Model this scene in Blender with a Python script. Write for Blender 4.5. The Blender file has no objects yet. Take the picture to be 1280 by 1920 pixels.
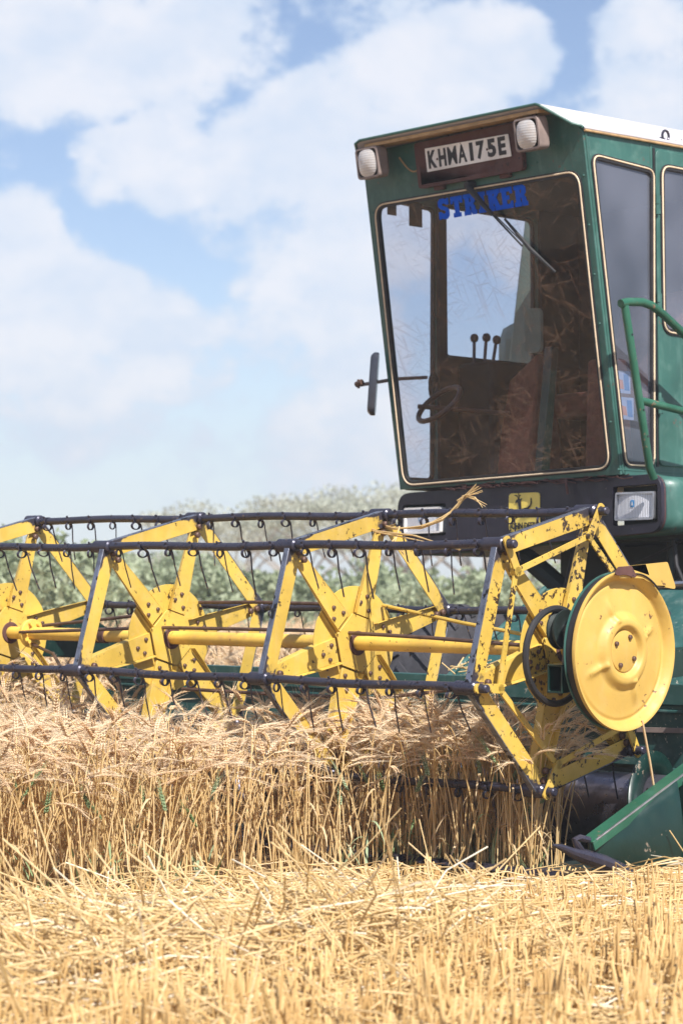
import bpy, bmesh, math, random
import numpy as np
from mathutils import Vector, Matrix
from mathutils.geometry import tessellate_polygon

scene = bpy.context.scene
R = math.radians
rng = np.random.default_rng(7)
random.seed(7)

# ------------------------------------------------------------------ camera
EYE = 1.05
FPX = 4929.3351
YAW, PITCH, ROLL = 0.7800324, 0.0306285, 0.0146459
fwd = Vector((-math.sin(YAW) * math.cos(PITCH), math.cos(YAW) * math.cos(PITCH), math.sin(PITCH)))
r0 = Vector((math.cos(YAW), math.sin(YAW), 0)); u0 = r0.cross(fwd)
rgt = r0 * math.cos(ROLL) + u0 * math.sin(ROLL); upv = rgt.cross(fwd)
cam_d = bpy.data.cameras.new('camera')
cam = bpy.data.objects.new('camera', cam_d)
scene.collection.objects.link(cam)
cam.matrix_world = Matrix(((rgt.x, upv.x, -fwd.x, 0), (rgt.y, upv.y, -fwd.y, 0), (rgt.z, upv.z, -fwd.z, EYE), (0, 0, 0, 1)))
cam_d.sensor_fit = 'HORIZONTAL'; cam_d.sensor_width = 24.0
cam_d.lens = FPX * 24.0 / 1280.0
cam_d.clip_start = 0.1; cam_d.clip_end = 5000
cam_d.dof.use_dof = True; cam_d.dof.focus_distance = 9.9; cam_d.dof.aperture_fstop = 5.0
scene.camera = cam

# ------------------------------------------------------------------ light and exposure
SUN = Vector((0.63, -0.22, 0.745)).normalized()
SUN_EL = math.asin(SUN.z); SUN_ROT = math.atan2(SUN.x, SUN.y)
sun_d = bpy.data.lights.new('sun', 'SUN'); sun_d.energy = 4.2; sun_d.angle = R(0.53); sun_d.color = (1.0, 0.965, 0.91)
sun = bpy.data.objects.new('sun', sun_d); scene.collection.objects.link(sun)
sun.rotation_euler = SUN.to_track_quat('Z', 'Y').to_euler(); sun.location = (0, 0, 30)
scene.view_settings.view_transform = 'Standard'; scene.view_settings.look = 'None'
scene.view_settings.exposure = 0.92; scene.view_settings.gamma = 1.0
scene.view_settings.use_curve_mapping = False

# (cloud centre given as azimuth/elevation in degrees from north of the camera bearing, radius in degrees, weight)
CLOUDS = [
    (-6.9, 11.92, 2.21, 1), (-5.28, 11.75, 1.98, 0.95), (-3.78, 12.14, 2.21, 0.9), (-2.37, 11.72, 1.39, 0.6), (2.66, 11.34, 1.74, 1), (3.59, 11.57, 1.28, 1), (1.5, 11.1, 1.63, 1),
    (0.57, 10.53, 1.63, 1), (-0.59, 10.17, 1.51, 1), (-1.29, 10.27, 1.16, 0.9), (-0.34, 9.03, 2.21, 1), (-2.32, 9, 1.74, 0.95), (-3.84, 9.31, 1.63, 0.9), (-4.89, 9.16, 1.28, 0.7),
    (-5.47, 9.26, 0.81, 0.5), (0.6, 8.25, 2.32, 1), (-1.02, 7.88, 1.98, 0.95), (-2.66, 8.08, 1.39, 0.7), (-0.3, 6.39, 2.09, 0.95), (-1.46, 5.91, 1.74, 0.85), (0.42, 4.78, 1.74, 0.8),
    (-7.16, 7.5, 1.28, 1), (-7.49, 6.69, 1.74, 1), (-6.45, 6.26, 1.74, 1), (-5.64, 5.82, 1.63, 1), (-4.95, 6.18, 1.16, 0.9), (-4.24, 5.28, 1.74, 0.95), (-3.08, 5.19, 1.28, 0.8),
    (-6.08, 4.66, 2.32, 0.9), (-7.12, 5.32, 1.74, 0.9), (6.6, 11.78, 1.63, 0.8), (6.39, 10.55, 1.74, 0.8), (7.17, 12.56, 1.05, 0.5), (4.67, 8.85, 2.91, 0.7), (-5.94, 3.51, 1.28, 0.8),
    (-4.56, 3.54, 1.05, 0.6), (-3.05, 3.33, 2.32, 0.45), (-0.02, 3.38, 2.56, 0.7), (-2.22, 2.53, 0.7, 0.4), (-6.26, 2.12, 2.32, 0.3), (1.24, 12.68, 1.74, 0.45),
]


def build_world():
    w = bpy.data.worlds.new('World'); scene.world = w; w.use_nodes = True
    nt = w.node_tree; N = nt.nodes; L = nt.links; N.clear()
    out = N.new('ShaderNodeOutputWorld'); bg = N.new('ShaderNodeBackground'); L.new(bg.outputs[0], out.inputs[0])
    sky = N.new('ShaderNodeTexSky'); sky.sky_type = 'NISHITA'; sky.sun_disc = False
    sky.sun_elevation = SUN_EL; sky.sun_rotation = SUN_ROT
    sky.altitude = 1200; sky.air_density = 1.0; sky.dust_density = 0.6; sky.ozone_density = 1.6
    tc = N.new('ShaderNodeTexCoord')

    def math_(op, a, b=None, c=None, clamp=False):
        n = N.new('ShaderNodeMath'); n.operation = op; n.use_clamp = clamp
        for i, v in enumerate((a, b, c)):
            if v is None: continue
            if isinstance(v, (int, float)): n.inputs[i].default_value = v
            else: L.new(v, n.inputs[i])
        return n.outputs[0]

    def noise(scale, detail, rough, offs=(0, 0, 0), stretch=1.0, dist=0.0):
        mp = N.new('ShaderNodeMapping'); mp.inputs['Location'].default_value = offs
        mp.inputs['Scale'].default_value = (1, 1, stretch)
        L.new(tc.outputs['Generated'], mp.inputs[0])
        n = N.new('ShaderNodeTexNoise'); n.inputs['Scale'].default_value = scale; n.inputs['Detail'].default_value = detail
        n.inputs['Roughness'].default_value = rough; n.inputs['Distortion'].default_value = dist
        L.new(mp.outputs[0], n.inputs['Vector']); return n.outputs[0]
    cov = None
    for az, el, rad, wt in CLOUDS:
        a = YAW - R(az)
        d = Vector((-math.sin(a) * math.cos(R(el)), math.cos(a) * math.cos(R(el)), math.sin(R(el))))
        vm = N.new('ShaderNodeVectorMath'); vm.operation = 'DOT_PRODUCT'
        L.new(tc.outputs['Generated'], vm.inputs[0]); vm.inputs[1].default_value = d
        mr = N.new('ShaderNodeMapRange'); mr.interpolation_type = 'SMOOTHSTEP'
        L.new(vm.outputs['Value'], mr.inputs['Value'])
        mr.inputs['From Min'].default_value = math.cos(R(rad * 1.18)); mr.inputs['From Max'].default_value = math.cos(R(rad * 0.35))
        mr.inputs['To Min'].default_value = 0; mr.inputs['To Max'].default_value = wt
        cov = mr.outputs[0] if cov is None else math_('SMOOTH_MAX', cov, mr.outputs[0], 0.12)
    sep = N.new('ShaderNodeSeparateXYZ'); L.new(tc.outputs['Generated'], sep.inputs[0])
    wide = noise(2.6, 3, .5, (3, 1, 7), 2.0)                       # clouds over the rest of the sky
    widec = N.new('ShaderNodeMapRange'); L.new(wide, widec.inputs['Value'])
    widec.inputs['From Min'].default_value = .46; widec.inputs['From Max'].default_value = .66
    # the rest of the sky starts away from the bearing of the modelled clouds
    vm = N.new('ShaderNodeVectorMath'); vm.operation = 'DOT_PRODUCT'; L.new(tc.outputs['Generated'], vm.inputs[0]); vm.inputs[1].default_value = (-math.sin(YAW), math.cos(YAW), .11)
    away = N.new('ShaderNodeMapRange'); L.new(vm.outputs['Value'], away.inputs['Value'])
    away.inputs['From Min'].default_value = .986; away.inputs['From Max'].default_value = .965
    cov = math_('MAXIMUM', cov, math_('MULTIPLY', widec.outputs[0], away.outputs[0]))
    n1 = noise(17.0, 8, .56, (0, 0, 0), 1.5, .15); n2 = noise(70.0, 6, .62, (5, 2, 1), 1.35)
    nn = math_('ADD', math_('MULTIPLY', n1, .6), math_('MULTIPLY', n2, .40))
    dens = math_('ADD', cov, math_('MULTIPLY', math_('SUBTRACT', nn, .5), 2.7))
    hz = N.new('ShaderNodeMapRange'); hz.interpolation_type = 'SMOOTHSTEP'; L.new(sep.outputs['Z'], hz.inputs['Value'])
    hz.inputs['From Min'].default_value = .105; hz.inputs['From Max'].default_value = .0
    hz.inputs['To Min'].default_value = 0; hz.inputs['To Max'].default_value = .62
    mask = N.new('ShaderNodeMapRange'); mask.interpolation_type = 'SMOOTHSTEP'; L.new(dens, mask.inputs['Value'])
    mask.inputs['From Min'].default_value = .30; mask.inputs['From Max'].default_value = .78
    body = N.new('ShaderNodeMapRange'); body.interpolation_type = 'SMOOTHSTEP'; L.new(dens, body.inputs['Value'])
    body.inputs['From Min'].default_value = .25; body.inputs['From Max'].default_value = 1.0
    lump = noise(30.0, 6, .55, (.012, -.004, .02), 1.5, .2)
    lumpr = N.new('ShaderNodeMapRange'); L.new(lump, lumpr.inputs['Value'])
    lumpr.inputs['From Min'].default_value = .35; lumpr.inputs['From Max'].default_value = .6
    mixc = N.new('ShaderNodeMix'); mixc.data_type = 'RGBA'
    L.new(math_('MULTIPLY', body.outputs[0], math_('ADD', math_('MULTIPLY', lumpr.outputs[0], .6), .4)), mixc.inputs[0])
    mixc.inputs[6].default_value = (.345, .415, .515, 1); mixc.inputs[7].default_value = (.50, .51, .545, 1)
    skm = N.new('ShaderNodeMix'); skm.data_type = 'RGBA'; skm.blend_type = 'MULTIPLY'; skm.inputs[0].default_value = 1
    L.new(sky.outputs[0], skm.inputs[6]); skm.inputs[7].default_value = (SKY_K * 1.02, SKY_K * .965, SKY_K * 1.0, 1)
    hzm = N.new('ShaderNodeMix'); hzm.data_type = 'RGBA'; L.new(hz.outputs[0], hzm.inputs[0])
    L.new(skm.outputs[2], hzm.inputs[6]); hzm.inputs[7].default_value = (.345, .425, .525, 1)
    fin = N.new('ShaderNodeMix'); fin.data_type = 'RGBA'; L.new(math_('MULTIPLY', mask.outputs[0], .88), fin.inputs[0])
    L.new(hzm.outputs[2], fin.inputs[6]); L.new(mixc.outputs[2], fin.inputs[7])
    # everything is expressed at the world strength below
    sc = N.new('ShaderNodeMix'); sc.data_type = 'RGBA'; sc.blend_type = 'MULTIPLY'; sc.inputs[0].default_value = 1
    L.new(fin.outputs[2], sc.inputs[6]); sc.inputs[7].default_value = (10, 10, 10, 1)
    L.new(sc.outputs[2], bg.inputs[0]); bg.inputs[1].default_value = 0.1


SKY_K = 0.071
build_world()

# ------------------------------------------------------------------ frames of the machine (metres)
ROOT = Vector((-8.0, 9.0, 0.0))
RP = Vector((-7.2694639, 7.4311845, -0.1991278 + EYE))
TILT = 0.0023444
RA = Vector((math.cos(TILT), 0, math.sin(TILT))); RY = Vector((0, 1, 0)); RZ = RA.cross(RY)
TH = 0.2553652; RR = 0.53
US = [-2 * 1.098934, -1.098934, 0.0, 1.05823]           # the four spiders along the reel axis
CO = Vector((-9.1245789, 9.6393874, 0.5223979 + EYE))
CYAW, CT = -0.0276659, 0.0302665
CX = Vector((math.cos(CYAW) * math.cos(CT), math.sin(CYAW) * math.cos(CT), math.sin(CT)))
CY = Vector((-math.sin(CYAW), math.cos(CYAW), 0)); CZ = CX.cross(CY)
LEAN = math.atan2(0.23957, 1.59169); SL, CL_ = math.sin(LEAN), math.cos(LEAN)


def rl(u, v, w): return RP + RA * u + RY * v + RZ * w
def cab(a, b, c): return CO + CX * a + CY * b + CZ * c
def frt(a, h, off=0.0): return cab(a, -h * SL - off * CL_, h * CL_ - off * SL)


# ------------------------------------------------------------------ mesh helpers
class MB:
    def __init__(s): s.v = []; s.f = []; s.m = []; s.wear = []; s.cw = 0.0; s.cm = 0
    def add(s, p, wear=None): s.v.append(Vector(p)); s.wear.append(s.cw if wear is None else wear); return len(s.v) - 1
    def face(s, idx): s.f.append(tuple(idx)); s.m.append(s.cm)
    def box(s, fn, a, b, c):
        i = [s.add(fn(x, y, z)) for x in a for y in b for z in c]
        for q in ((0, 1, 3, 2), (4, 6, 7, 5), (0, 4, 5, 1), (2, 3, 7, 6), (0, 2, 6, 4), (1, 5, 7, 3)): s.face([i[k] for k in q])
    def hull8(s, p):  # 8 points: 4 bottom loop, 4 top loop
        i = [s.add(x) for x in p]
        for q in ((3, 2, 1, 0), (4, 5, 6, 7), (0, 1, 5, 4), (1, 2, 6, 5), (2, 3, 7, 6), (3, 0, 4, 7)): s.face([i[k] for k in q])
    def plate(s, loops, fn, t, wears=None):
        """flat sheet with holes; loops of 2D points, fn(x, y, d) maps to 3D at depth d, thickness t from d=0 to d=-t"""
        tri = tessellate_polygon([[Vector((x, y, 0)) for x, y in lp] for lp in loops])
        flat = [p for lp in loops for p in lp]
        A = [s.add(fn(x, y, 0.0), None if wears is None else wears(x, y)) for x, y in flat]
        B = [s.add(fn(x, y, -t), None if wears is None else wears(x, y)) for x, y in flat]
        for t_ in tri:
            s.face([A[k] for k in t_]); s.face([B[k] for k in reversed(t_)])
        o = 0
        for lp in loops:
            n = len(lp)
            for k in range(n):
                s.face((A[o + k], B[o + k], B[o + (k + 1) % n], A[o + (k + 1) % n]))
            o += n
    def tube(s, pts, r, seg=10, closed=False, cap=True):
        pts = [Vector(p) for p in pts]; n = len(pts)
        rs = r if isinstance(r, (list, tuple)) else [r] * n
        rings = []; nrm = None
        for i, p in enumerate(pts):
            a = pts[(i - 1) % n] if (closed or i > 0) else p
            b = pts[(i + 1) % n] if (closed or i < n - 1) else p
            t = (b - a)
            if t.length < 1e-9: t = Vector((0, 0, 1))
            t.normalize()
            if nrm is None:
                nrm = t.orthogonal().normalized()
            else:
                nrm = (nrm - t * nrm.dot(t))
                if nrm.length < 1e-6: nrm = t.orthogonal()
                nrm.normalize()
            bn = t.cross(nrm)
            rings.append([s.add(p + (nrm * math.cos(2 * math.pi * k / seg) + bn * math.sin(2 * math.pi * k / seg)) * rs[i]) for k in range(seg)])
        for i in range(n if closed else n - 1):
            A, B = rings[i], rings[(i + 1) % n]
            for k in range(seg): s.face((A[k], A[(k + 1) % seg], B[(k + 1) % seg], B[k]))
        if cap and not closed:
            s.face(list(reversed(rings[0]))); s.face(rings[-1])
    def lathe(s, prof, fn, seg=48, a0=0.0, a1=2 * math.pi):
        """prof: (radius, axial); fn(x, y, axial) with x,y in the plane of rotation"""
        full = abs(a1 - a0 - 2 * math.pi) < 1e-6; m = seg if full else seg + 1
        rings = [[s.add(fn(r * math.cos(a0 + (a1 - a0) * k / seg), r * math.sin(a0 + (a1 - a0) * k / seg), h)) for k in range(m)] for r, h in prof]
        for A, B in zip(rings, rings[1:]):
            for k in range(seg): s.face((A[k], A[(k + 1) % m], B[(k + 1) % m], B[k]))
    def grid(s, P):
        I = [[s.add(p) for p in row] for row in P]
        for A, B in zip(I, I[1:]):
            for k in range(len(A) - 1): s.face((A[k], A[k + 1], B[k + 1], B[k]))
    def build(s, name, mats, parent=None, bevel=0.0, smooth=35, org=None):
        me = bpy.data.meshes.new(name)
        o0 = ROOT if org is None else org
        me.from_pydata([tuple(p - o0) for p in s.v], [], s.f)
        if not isinstance(mats, (list, tuple)): mats = [mats]
        for m in mats: me.materials.append(m)
        me.polygons.foreach_set('material_index', s.m)
        if any(s.wear):
            at = me.attributes.new('wear', 'FLOAT', 'POINT'); at.data.foreach_set('value', s.wear)
        bm = bmesh.new(); bm.from_mesh(me); bmesh.ops.recalc_face_normals(bm, faces=bm.faces); bm.to_mesh(me); bm.free()
        if smooth:
            me.polygons.foreach_set('use_smooth', [True] * len(me.polygons)); me.set_sharp_from_angle(angle=R(smooth))
        ob = bpy.data.objects.new(name, me); scene.collection.objects.link(ob)
        if parent is not None: ob.parent = parent
        if org is not None: ob.location = org - (ROOT if parent is not None else Vector((0, 0, 0)))
        if bevel:
            b = ob.modifiers.new('bevel', 'BEVEL'); b.width = bevel; b.segments = 2; b.limit_method = 'ANGLE'; b.angle_limit = R(40)
        return ob


def rrect(x0, y0, x1, y1, r, k=5):
    pts = []
    for cx, cy, a in ((x1 - r, y1 - r, 0), (x0 + r, y1 - r, 90), (x0 + r, y0 + r, 180), (x1 - r, y0 + r, 270)):
        for j in range(k + 1):
            t = R(a + 90 * j / k); pts.append((cx + r * math.cos(t), cy + r * math.sin(t)))
    return pts


def rpoly(pts, r, k=5):
    """rounded convex polygon from corner points"""
    out = []; n = len(pts)
    for i in range(n):
        p = Vector(pts[i]); a = Vector(pts[i - 1]); b = Vector(pts[(i + 1) % n])
        da = (a - p).normalized(); db = (b - p).normalized()
        ang = da.angle(db); d = r / math.tan(ang / 2)
        s_, e_ = p + da * d, p + db * d
        for j in range(k + 1):
            t = j / k; q = (s_ * (1 - t) ** 2 + p * 2 * t * (1 - t) * .5 + e_ * t ** 2 + (p * 2 * t * (1 - t) * .5)) if False else s_ * (1 - t) ** 2 + p * 2 * t * (1 - t) + e_ * t ** 2
            out.append((q.x, q.y))
    return out


def inset(loop, d):
    n = len(loop); c = Vector((sum(p[0] for p in loop) / n, sum(p[1] for p in loop) / n)); out = []
    for i in range(n):
        p = Vector(loop[i]); a = Vector(loop[i - 1]); b = Vector(loop[(i + 1) % n])
        t = (b - a).normalized(); nr = Vector((-t.y, t.x))
        if nr.dot(c - p) < 0: nr = -nr
        q = p + nr * d; out.append((q.x, q.y))
    return out


def tag(o, label=None, cat=None, group=None, kind=None):
    if label: o['label'] = label
    if cat: o['category'] = cat
    if group: o['group'] = group
    if kind: o['kind'] = kind
    return o


def share(src, name, parent, loc, rot=None, scale=None):
    o = bpy.data.objects.new(name, src); scene.collection.objects.link(o); o.parent = parent
    o.location = loc - ROOT
    if rot is not None: o.rotation_euler = rot
    if scale is not None: o.scale = scale
    return o


def text_mesh(body, size, extrude=0.0015, bold=0.0, align='CENTER', sx=1.0):
    c = bpy.data.curves.new('lettering', 'FONT'); c.body = body; c.size = size; c.extrude = extrude; c.offset = bold
    c.align_x = align; c.align_y = 'CENTER'; c.resolution_u = 4
    o = bpy.data.objects.new('lettering', c)
    me = bpy.data.meshes.new_from_object(o); bpy.data.objects.remove(o); bpy.data.curves.remove(c)
    for v in me.vertices: v.co.x *= sx
    return me


# ------------------------------------------------------------------ materials
def newmat(name):
    m = bpy.data.materials.new(name); m.use_nodes = True; nt = m.node_tree
    return m, nt, nt.nodes['Principled BSDF'], nt.nodes['Material Output']


def _noise(nt, scale, detail=4, rough=.55, vec=None, dist=0.0, coord='Object'):
    tc = nt.nodes.new('ShaderNodeTexCoord')
    n = nt.nodes.new('ShaderNodeTexNoise'); n.inputs['Scale'].default_value = scale; n.inputs['Detail'].default_value = detail
    n.inputs['Roughness'].default_value = rough; n.inputs['Distortion'].default_value = dist
    nt.links.new(vec or tc.outputs[coord], n.inputs['Vector']); return n


def _ramp(nt, src, a, b, lo=0.0, hi=1.0):
    r = nt.nodes.new('ShaderNodeMapRange'); r.interpolation_type = 'SMOOTHSTEP'; nt.links.new(src, r.inputs['Value'])
    r.inputs['From Min'].default_value = a; r.inputs['From Max'].default_value = b
    r.inputs['To Min'].default_value = lo; r.inputs['To Max'].default_value = hi; return r.outputs[0]


def _mix(nt, f, a, b):
    m = nt.nodes.new('ShaderNodeMix'); m.data_type = 'RGBA'
    for sock, v in ((m.inputs[0], f), (m.inputs[6], a), (m.inputs[7], b)):
        if isinstance(v, (int, float)): sock.default_value = v
        elif isinstance(v, tuple): sock.default_value = (*v, 1)
        else: nt.links.new(v, sock)
    return m.outputs[2]


def _math(nt, op, a, b):
    m = nt.nodes.new('ShaderNodeMath'); m.operation = op
    for i, v in enumerate((a, b)):
        if isinstance(v, (int, float)): m.inputs[i].default_value = v
        else: nt.links.new(v, m.inputs[i])
    return m.outputs[0]


def paint(name, base, rough=.42, dust=(.5, .42, .33), dust_amt=.25, chip=(.06, .04, .03), chip_amt=.5, chip_scale=38, worn=None, var=.16, metal=0.0, spec=.5):
    """weathered paint: broad tone drift, film of dust, chips down to rust, an optional worn mask kept on the mesh"""
    m, nt, p, out = newmat(name)
    big = _noise(nt, 3.1, 5, .6); mid = _noise(nt, 14, 5, .6); fine = _noise(nt, chip_scale, 6, .62, dist=.3)
    drk = tuple(max(0, c * (1 - var * 1.3)) for c in base); lit = tuple(min(1, c * (1 + var)) for c in base)
    col = _mix(nt, _ramp(nt, big.outputs[0], .3, .7), drk, lit)
    col = _mix(nt, _ramp(nt, mid.outputs[0], .48, .78, 0, dust_amt), col, dust)
    clus = _noise(nt, 6.5, 3, .6)
    chips = _ramp(nt, _math(nt, 'ADD', fine.outputs[0], _math(nt, 'MULTIPLY', _math(nt, 'SUBTRACT', clus.outputs[0], .5), .55)), .70 - .12 * chip_amt, .73 - .12 * chip_amt) if chip_amt > 0 else None
    rgh = _ramp(nt, mid.outputs[0], .3, .75, rough * .8, min(1, rough * 1.45))
    tcs = nt.nodes.new('ShaderNodeTexCoord'); mps = nt.nodes.new('ShaderNodeMapping'); mps.inputs['Scale'].default_value = (22, 22, 2.2)
    nt.links.new(tcs.outputs['Object'], mps.inputs[0]); stk_ = _noise(nt, 1.0, 4, .6, vec=mps.outputs[0])
    col = _mix(nt, _ramp(nt, stk_.outputs[0], .52, .8, 0, dust_amt * .9), col, dust)
    if chips is not None: col = _mix(nt, chips, col, chip)
    if worn is not None:
        at = nt.nodes.new('ShaderNodeAttribute'); at.attribute_name = 'wear'
        wn = _noise(nt, 26, 5, .65, dist=.4)
        f = _ramp(nt, _math(nt, 'ADD', at.outputs['Fac'], _math(nt, 'MULTIPLY', _math(nt, 'SUBTRACT', wn.outputs[0], .5), .9)), .48, .66)
        col = _mix(nt, f, col, worn)
    nt.links.new(col, p.inputs['Base Color']); nt.links.new(rgh, p.inputs['Roughness'])
    p.inputs['Metallic'].default_value = metal; p.inputs['Specular IOR Level'].default_value = spec
    bp = nt.nodes.new('ShaderNodeBump'); bp.inputs['Strength'].default_value = .12; bp.inputs['Distance'].default_value = .004
    bp2 = nt.nodes.new('ShaderNodeBump'); bp2.inputs['Strength'].default_value = .25; bp2.inputs['Distance'].default_value = .02
    nt.links.new(big.outputs[0], bp2.inputs['Height']); nt.links.new(bp2.outputs[0], bp.inputs['Normal'])
    nt.links.new(mid.outputs[0], bp.inputs['Height']); nt.links.new(bp.outputs[0], p.inputs['Normal'])
    return m


def simple(name, base, rough=.6, metal=0.0, var=.12, scale=18, spec=.5, bump=.1):
    m, nt, p, out = newmat(name)
    n = _noise(nt, scale, 5, .6)
    col = _mix(nt, _ramp(nt, n.outputs[0], .3, .7), tuple(c * (1 - var) for c in base), tuple(min(1, c * (1 + var)) for c in base))
    nt.links.new(col, p.inputs['Base Color']); p.inputs['Roughness'].default_value = rough; p.inputs['Metallic'].default_value = metal
    p.inputs['Specular IOR Level'].default_value = spec
    if bump:
        bp = nt.nodes.new('ShaderNodeBump'); bp.inputs['Strength'].default_value = bump; bp.inputs['Distance'].default_value = .003
        nt.links.new(n.outputs[0], bp.inputs['Height']); nt.links.new(bp.outputs[0], p.inputs['Normal'])
    return m


def glass(name, tint, dust=.04, ior=1.6, dust_refl_col=(.45, .42, .42), painted_refl=0.0):
    m, nt, p, out = newmat(name); nt.nodes.remove(p)
    tr = nt.nodes.new('ShaderNodeBsdfTransparent'); tr.inputs[0].default_value = (*tint, 1)
    gl = nt.nodes.new('ShaderNodeBsdfGlossy'); gl.inputs['Roughness'].default_value = .015
    fr = nt.nodes.new('ShaderNodeFresnel'); ge = nt.nodes.new('ShaderNodeNewGeometry')
    nt.links.new(_math(nt, 'POWER', ior, _math(nt, 'SUBTRACT', 1.0, _math(nt, 'MULTIPLY', ge.outputs['Backfacing'], 2.0))), fr.inputs['IOR'])
    mx = nt.nodes.new('ShaderNodeMixShader'); nt.links.new(fr.outputs[0], mx.inputs[0]); nt.links.new(tr.outputs[0], mx.inputs[1]); nt.links.new(gl.outputs[0], mx.inputs[2])
    df = nt.nodes.new('ShaderNodeBsdfDiffuse'); df.inputs[0].default_value = (*dust_refl_col, 1)
    n = _noise(nt, 1.6 if dust > .1 else 5, 2 if dust > .1 else 7, .5); n2 = _noise(nt, 60, 4, .6)
    f = _math(nt, 'ADD', _ramp(nt, n.outputs[0], .35, .75, dust * .35, dust * 1.5), _ramp(nt, n2.outputs[0], .68, .74, 0, min(.06, dust * 1.3)))
    if painted_refl:       # reflections of straw painted into the glass colour as brown strokes
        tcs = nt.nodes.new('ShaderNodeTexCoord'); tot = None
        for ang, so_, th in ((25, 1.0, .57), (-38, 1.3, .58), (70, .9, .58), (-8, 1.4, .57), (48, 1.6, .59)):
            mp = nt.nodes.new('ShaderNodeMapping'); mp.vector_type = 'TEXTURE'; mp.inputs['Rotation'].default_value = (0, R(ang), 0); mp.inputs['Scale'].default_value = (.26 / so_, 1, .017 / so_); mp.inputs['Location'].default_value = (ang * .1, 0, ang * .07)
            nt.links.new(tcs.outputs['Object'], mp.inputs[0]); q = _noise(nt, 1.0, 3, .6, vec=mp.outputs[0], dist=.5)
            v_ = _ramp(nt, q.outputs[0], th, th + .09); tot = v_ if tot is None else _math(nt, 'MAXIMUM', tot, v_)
        pt = _noise(nt, 3.2, 4, .6); f = _math(nt, 'ADD', f, _math(nt, 'MULTIPLY', tot, _ramp(nt, pt.outputs[0], .38, .56, painted_refl * .12, painted_refl)))
    m2 = nt.nodes.new('ShaderNodeMixShader'); nt.links.new(f, m2.inputs[0]); nt.links.new(mx.outputs[0], m2.inputs[1]); nt.links.new(df.outputs[0], m2.inputs[2])
    nt.links.new(m2.outputs[0], out.inputs['Surface']); return m


def straw_mat(name, a, b, c=None, rough=.6, trans=.22, gloss=.35):
    """dry stalks: each copy takes its own tone between a, b (and c for a few)"""
    m, nt, p, out = newmat(name)
    oi = nt.nodes.new('ShaderNodeObjectInfo'); n = _noise(nt, 30, 3, .6)
    f = _math(nt, 'ADD', _math(nt, 'MULTIPLY', oi.outputs['Random'], .8), _math(nt, 'MULTIPLY', n.outputs[0], .25))
    col = _mix(nt, f, a, b)
    if c: col = _mix(nt, _ramp(nt, oi.outputs['Random'], .90, .93), col, c)
    nt.links.new(col, p.inputs['Base Color']); p.inputs['Roughness'].default_value = rough; p.inputs['Specular IOR Level'].default_value = gloss
    tl = nt.nodes.new('ShaderNodeBsdfTranslucent'); nt.links.new(col, tl.inputs[0])
    mx = nt.nodes.new('ShaderNodeMixShader'); mx.inputs[0].default_value = trans
    nt.links.new(p.outputs[0], mx.inputs[1]); nt.links.new(tl.outputs[0], mx.inputs[2]); nt.links.new(mx.outputs[0], out.inputs['Surface'])
    return m


def leaf_mat(name, a, b, trans=.3):
    m, nt, p, out = newmat(name)
    n = _noise(nt, .9, 4, .6); n2 = _noise(nt, 9, 3, .6)
    f = _math(nt, 'ADD', _math(nt, 'MULTIPLY', n.outputs[0], .55), _math(nt, 'MULTIPLY', n2.outputs[0], .5))
    col = _mix(nt, _ramp(nt, f, .35, .7), a, b)
    nt.links.new(col, p.inputs['Base Color']); p.inputs['Roughness'].default_value = .55
    tl = nt.nodes.new('ShaderNodeBsdfTranslucent'); nt.links.new(col, tl.inputs[0])
    mx = nt.nodes.new('ShaderNodeMixShader'); mx.inputs[0].default_value = trans
    nt.links.new(p.outputs[0], mx.inputs[1]); nt.links.new(tl.outputs[0], mx.inputs[2]); nt.links.new(mx.outputs[0], out.inputs['Surface'])
    return m


YEL = (.58, .385, .066)
M = {}
M['yellow'] = paint('yellow_paint', YEL, .4, dust=(.62, .45, .2), dust_amt=.35, chip=(.05, .03, .015), chip_amt=.35, chip_scale=55, worn=(.035, .03, .04))
M['yellow_chipped'] = paint('chipped_yellow_paint', YEL, .42, dust=(.6, .42, .18), dust_amt=.35, chip=(.04, .022, .012), chip_amt=.85, chip_scale=46, worn=(.035, .03, .04))
M['yellow_disc'] = paint('sun_bleached_yellow_paint', (.56, .36, .082), .5, dust=(.57, .39, .16), dust_amt=.3, chip=(.16, .08, .03), chip_amt=.22, chip_scale=34, var=.08, worn=(.20, .10, .035))
M['yellow_shaft'] = paint('worn_yellow_paint', (.78, .50, .09), .4, dust=(.5, .25, .12), dust_amt=.45, chip=(.12, .05, .02), chip_amt=.35, chip_scale=30)
M['green'] = paint('faded_green_paint', (.031, .105, .086), .42, dust=(.17, .30, .27), dust_amt=.26, chip=(.10, .08, .06), chip_amt=.12, chip_scale=45)
M['rail'] = paint('handrail_green_paint', (.016, .095, .055), .4, dust=(.10, .20, .15), dust_amt=.2, chip=(.2, .13, .08), chip_amt=.3, chip_scale=40)
M['green_dusty'] = paint('dusty_teal_green_paint', (.022, .085, .078), .5, dust=(.20, .25, .22), dust_amt=.35, chip=(.35, .33, .28), chip_amt=.25, chip_scale=70)
M['green_deep'] = paint('deep_green_paint', (.004, .026, .021), .35, dust=(.02, .055, .045), dust_amt=.15, chip=(.2, .16, .12), chip_amt=.2, chip_scale=40)
M['green_light'] = paint('pale_green_paint', (.19, .26, .215), .55, dust=(.3, .32, .28), dust_amt=.35, chip=(.2, .2, .18), chip_amt=.3)
M['under'] = simple('oily_black_green_steel', (.010, .018, .016), .6, var=.4, scale=9)
M['black'] = paint('charcoal_fascia_paint', (.012, .010, .022), .42, dust=(.07, .06, .08), dust_amt=.25, chip=(.12, .10, .09), chip_amt=.1)
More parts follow.
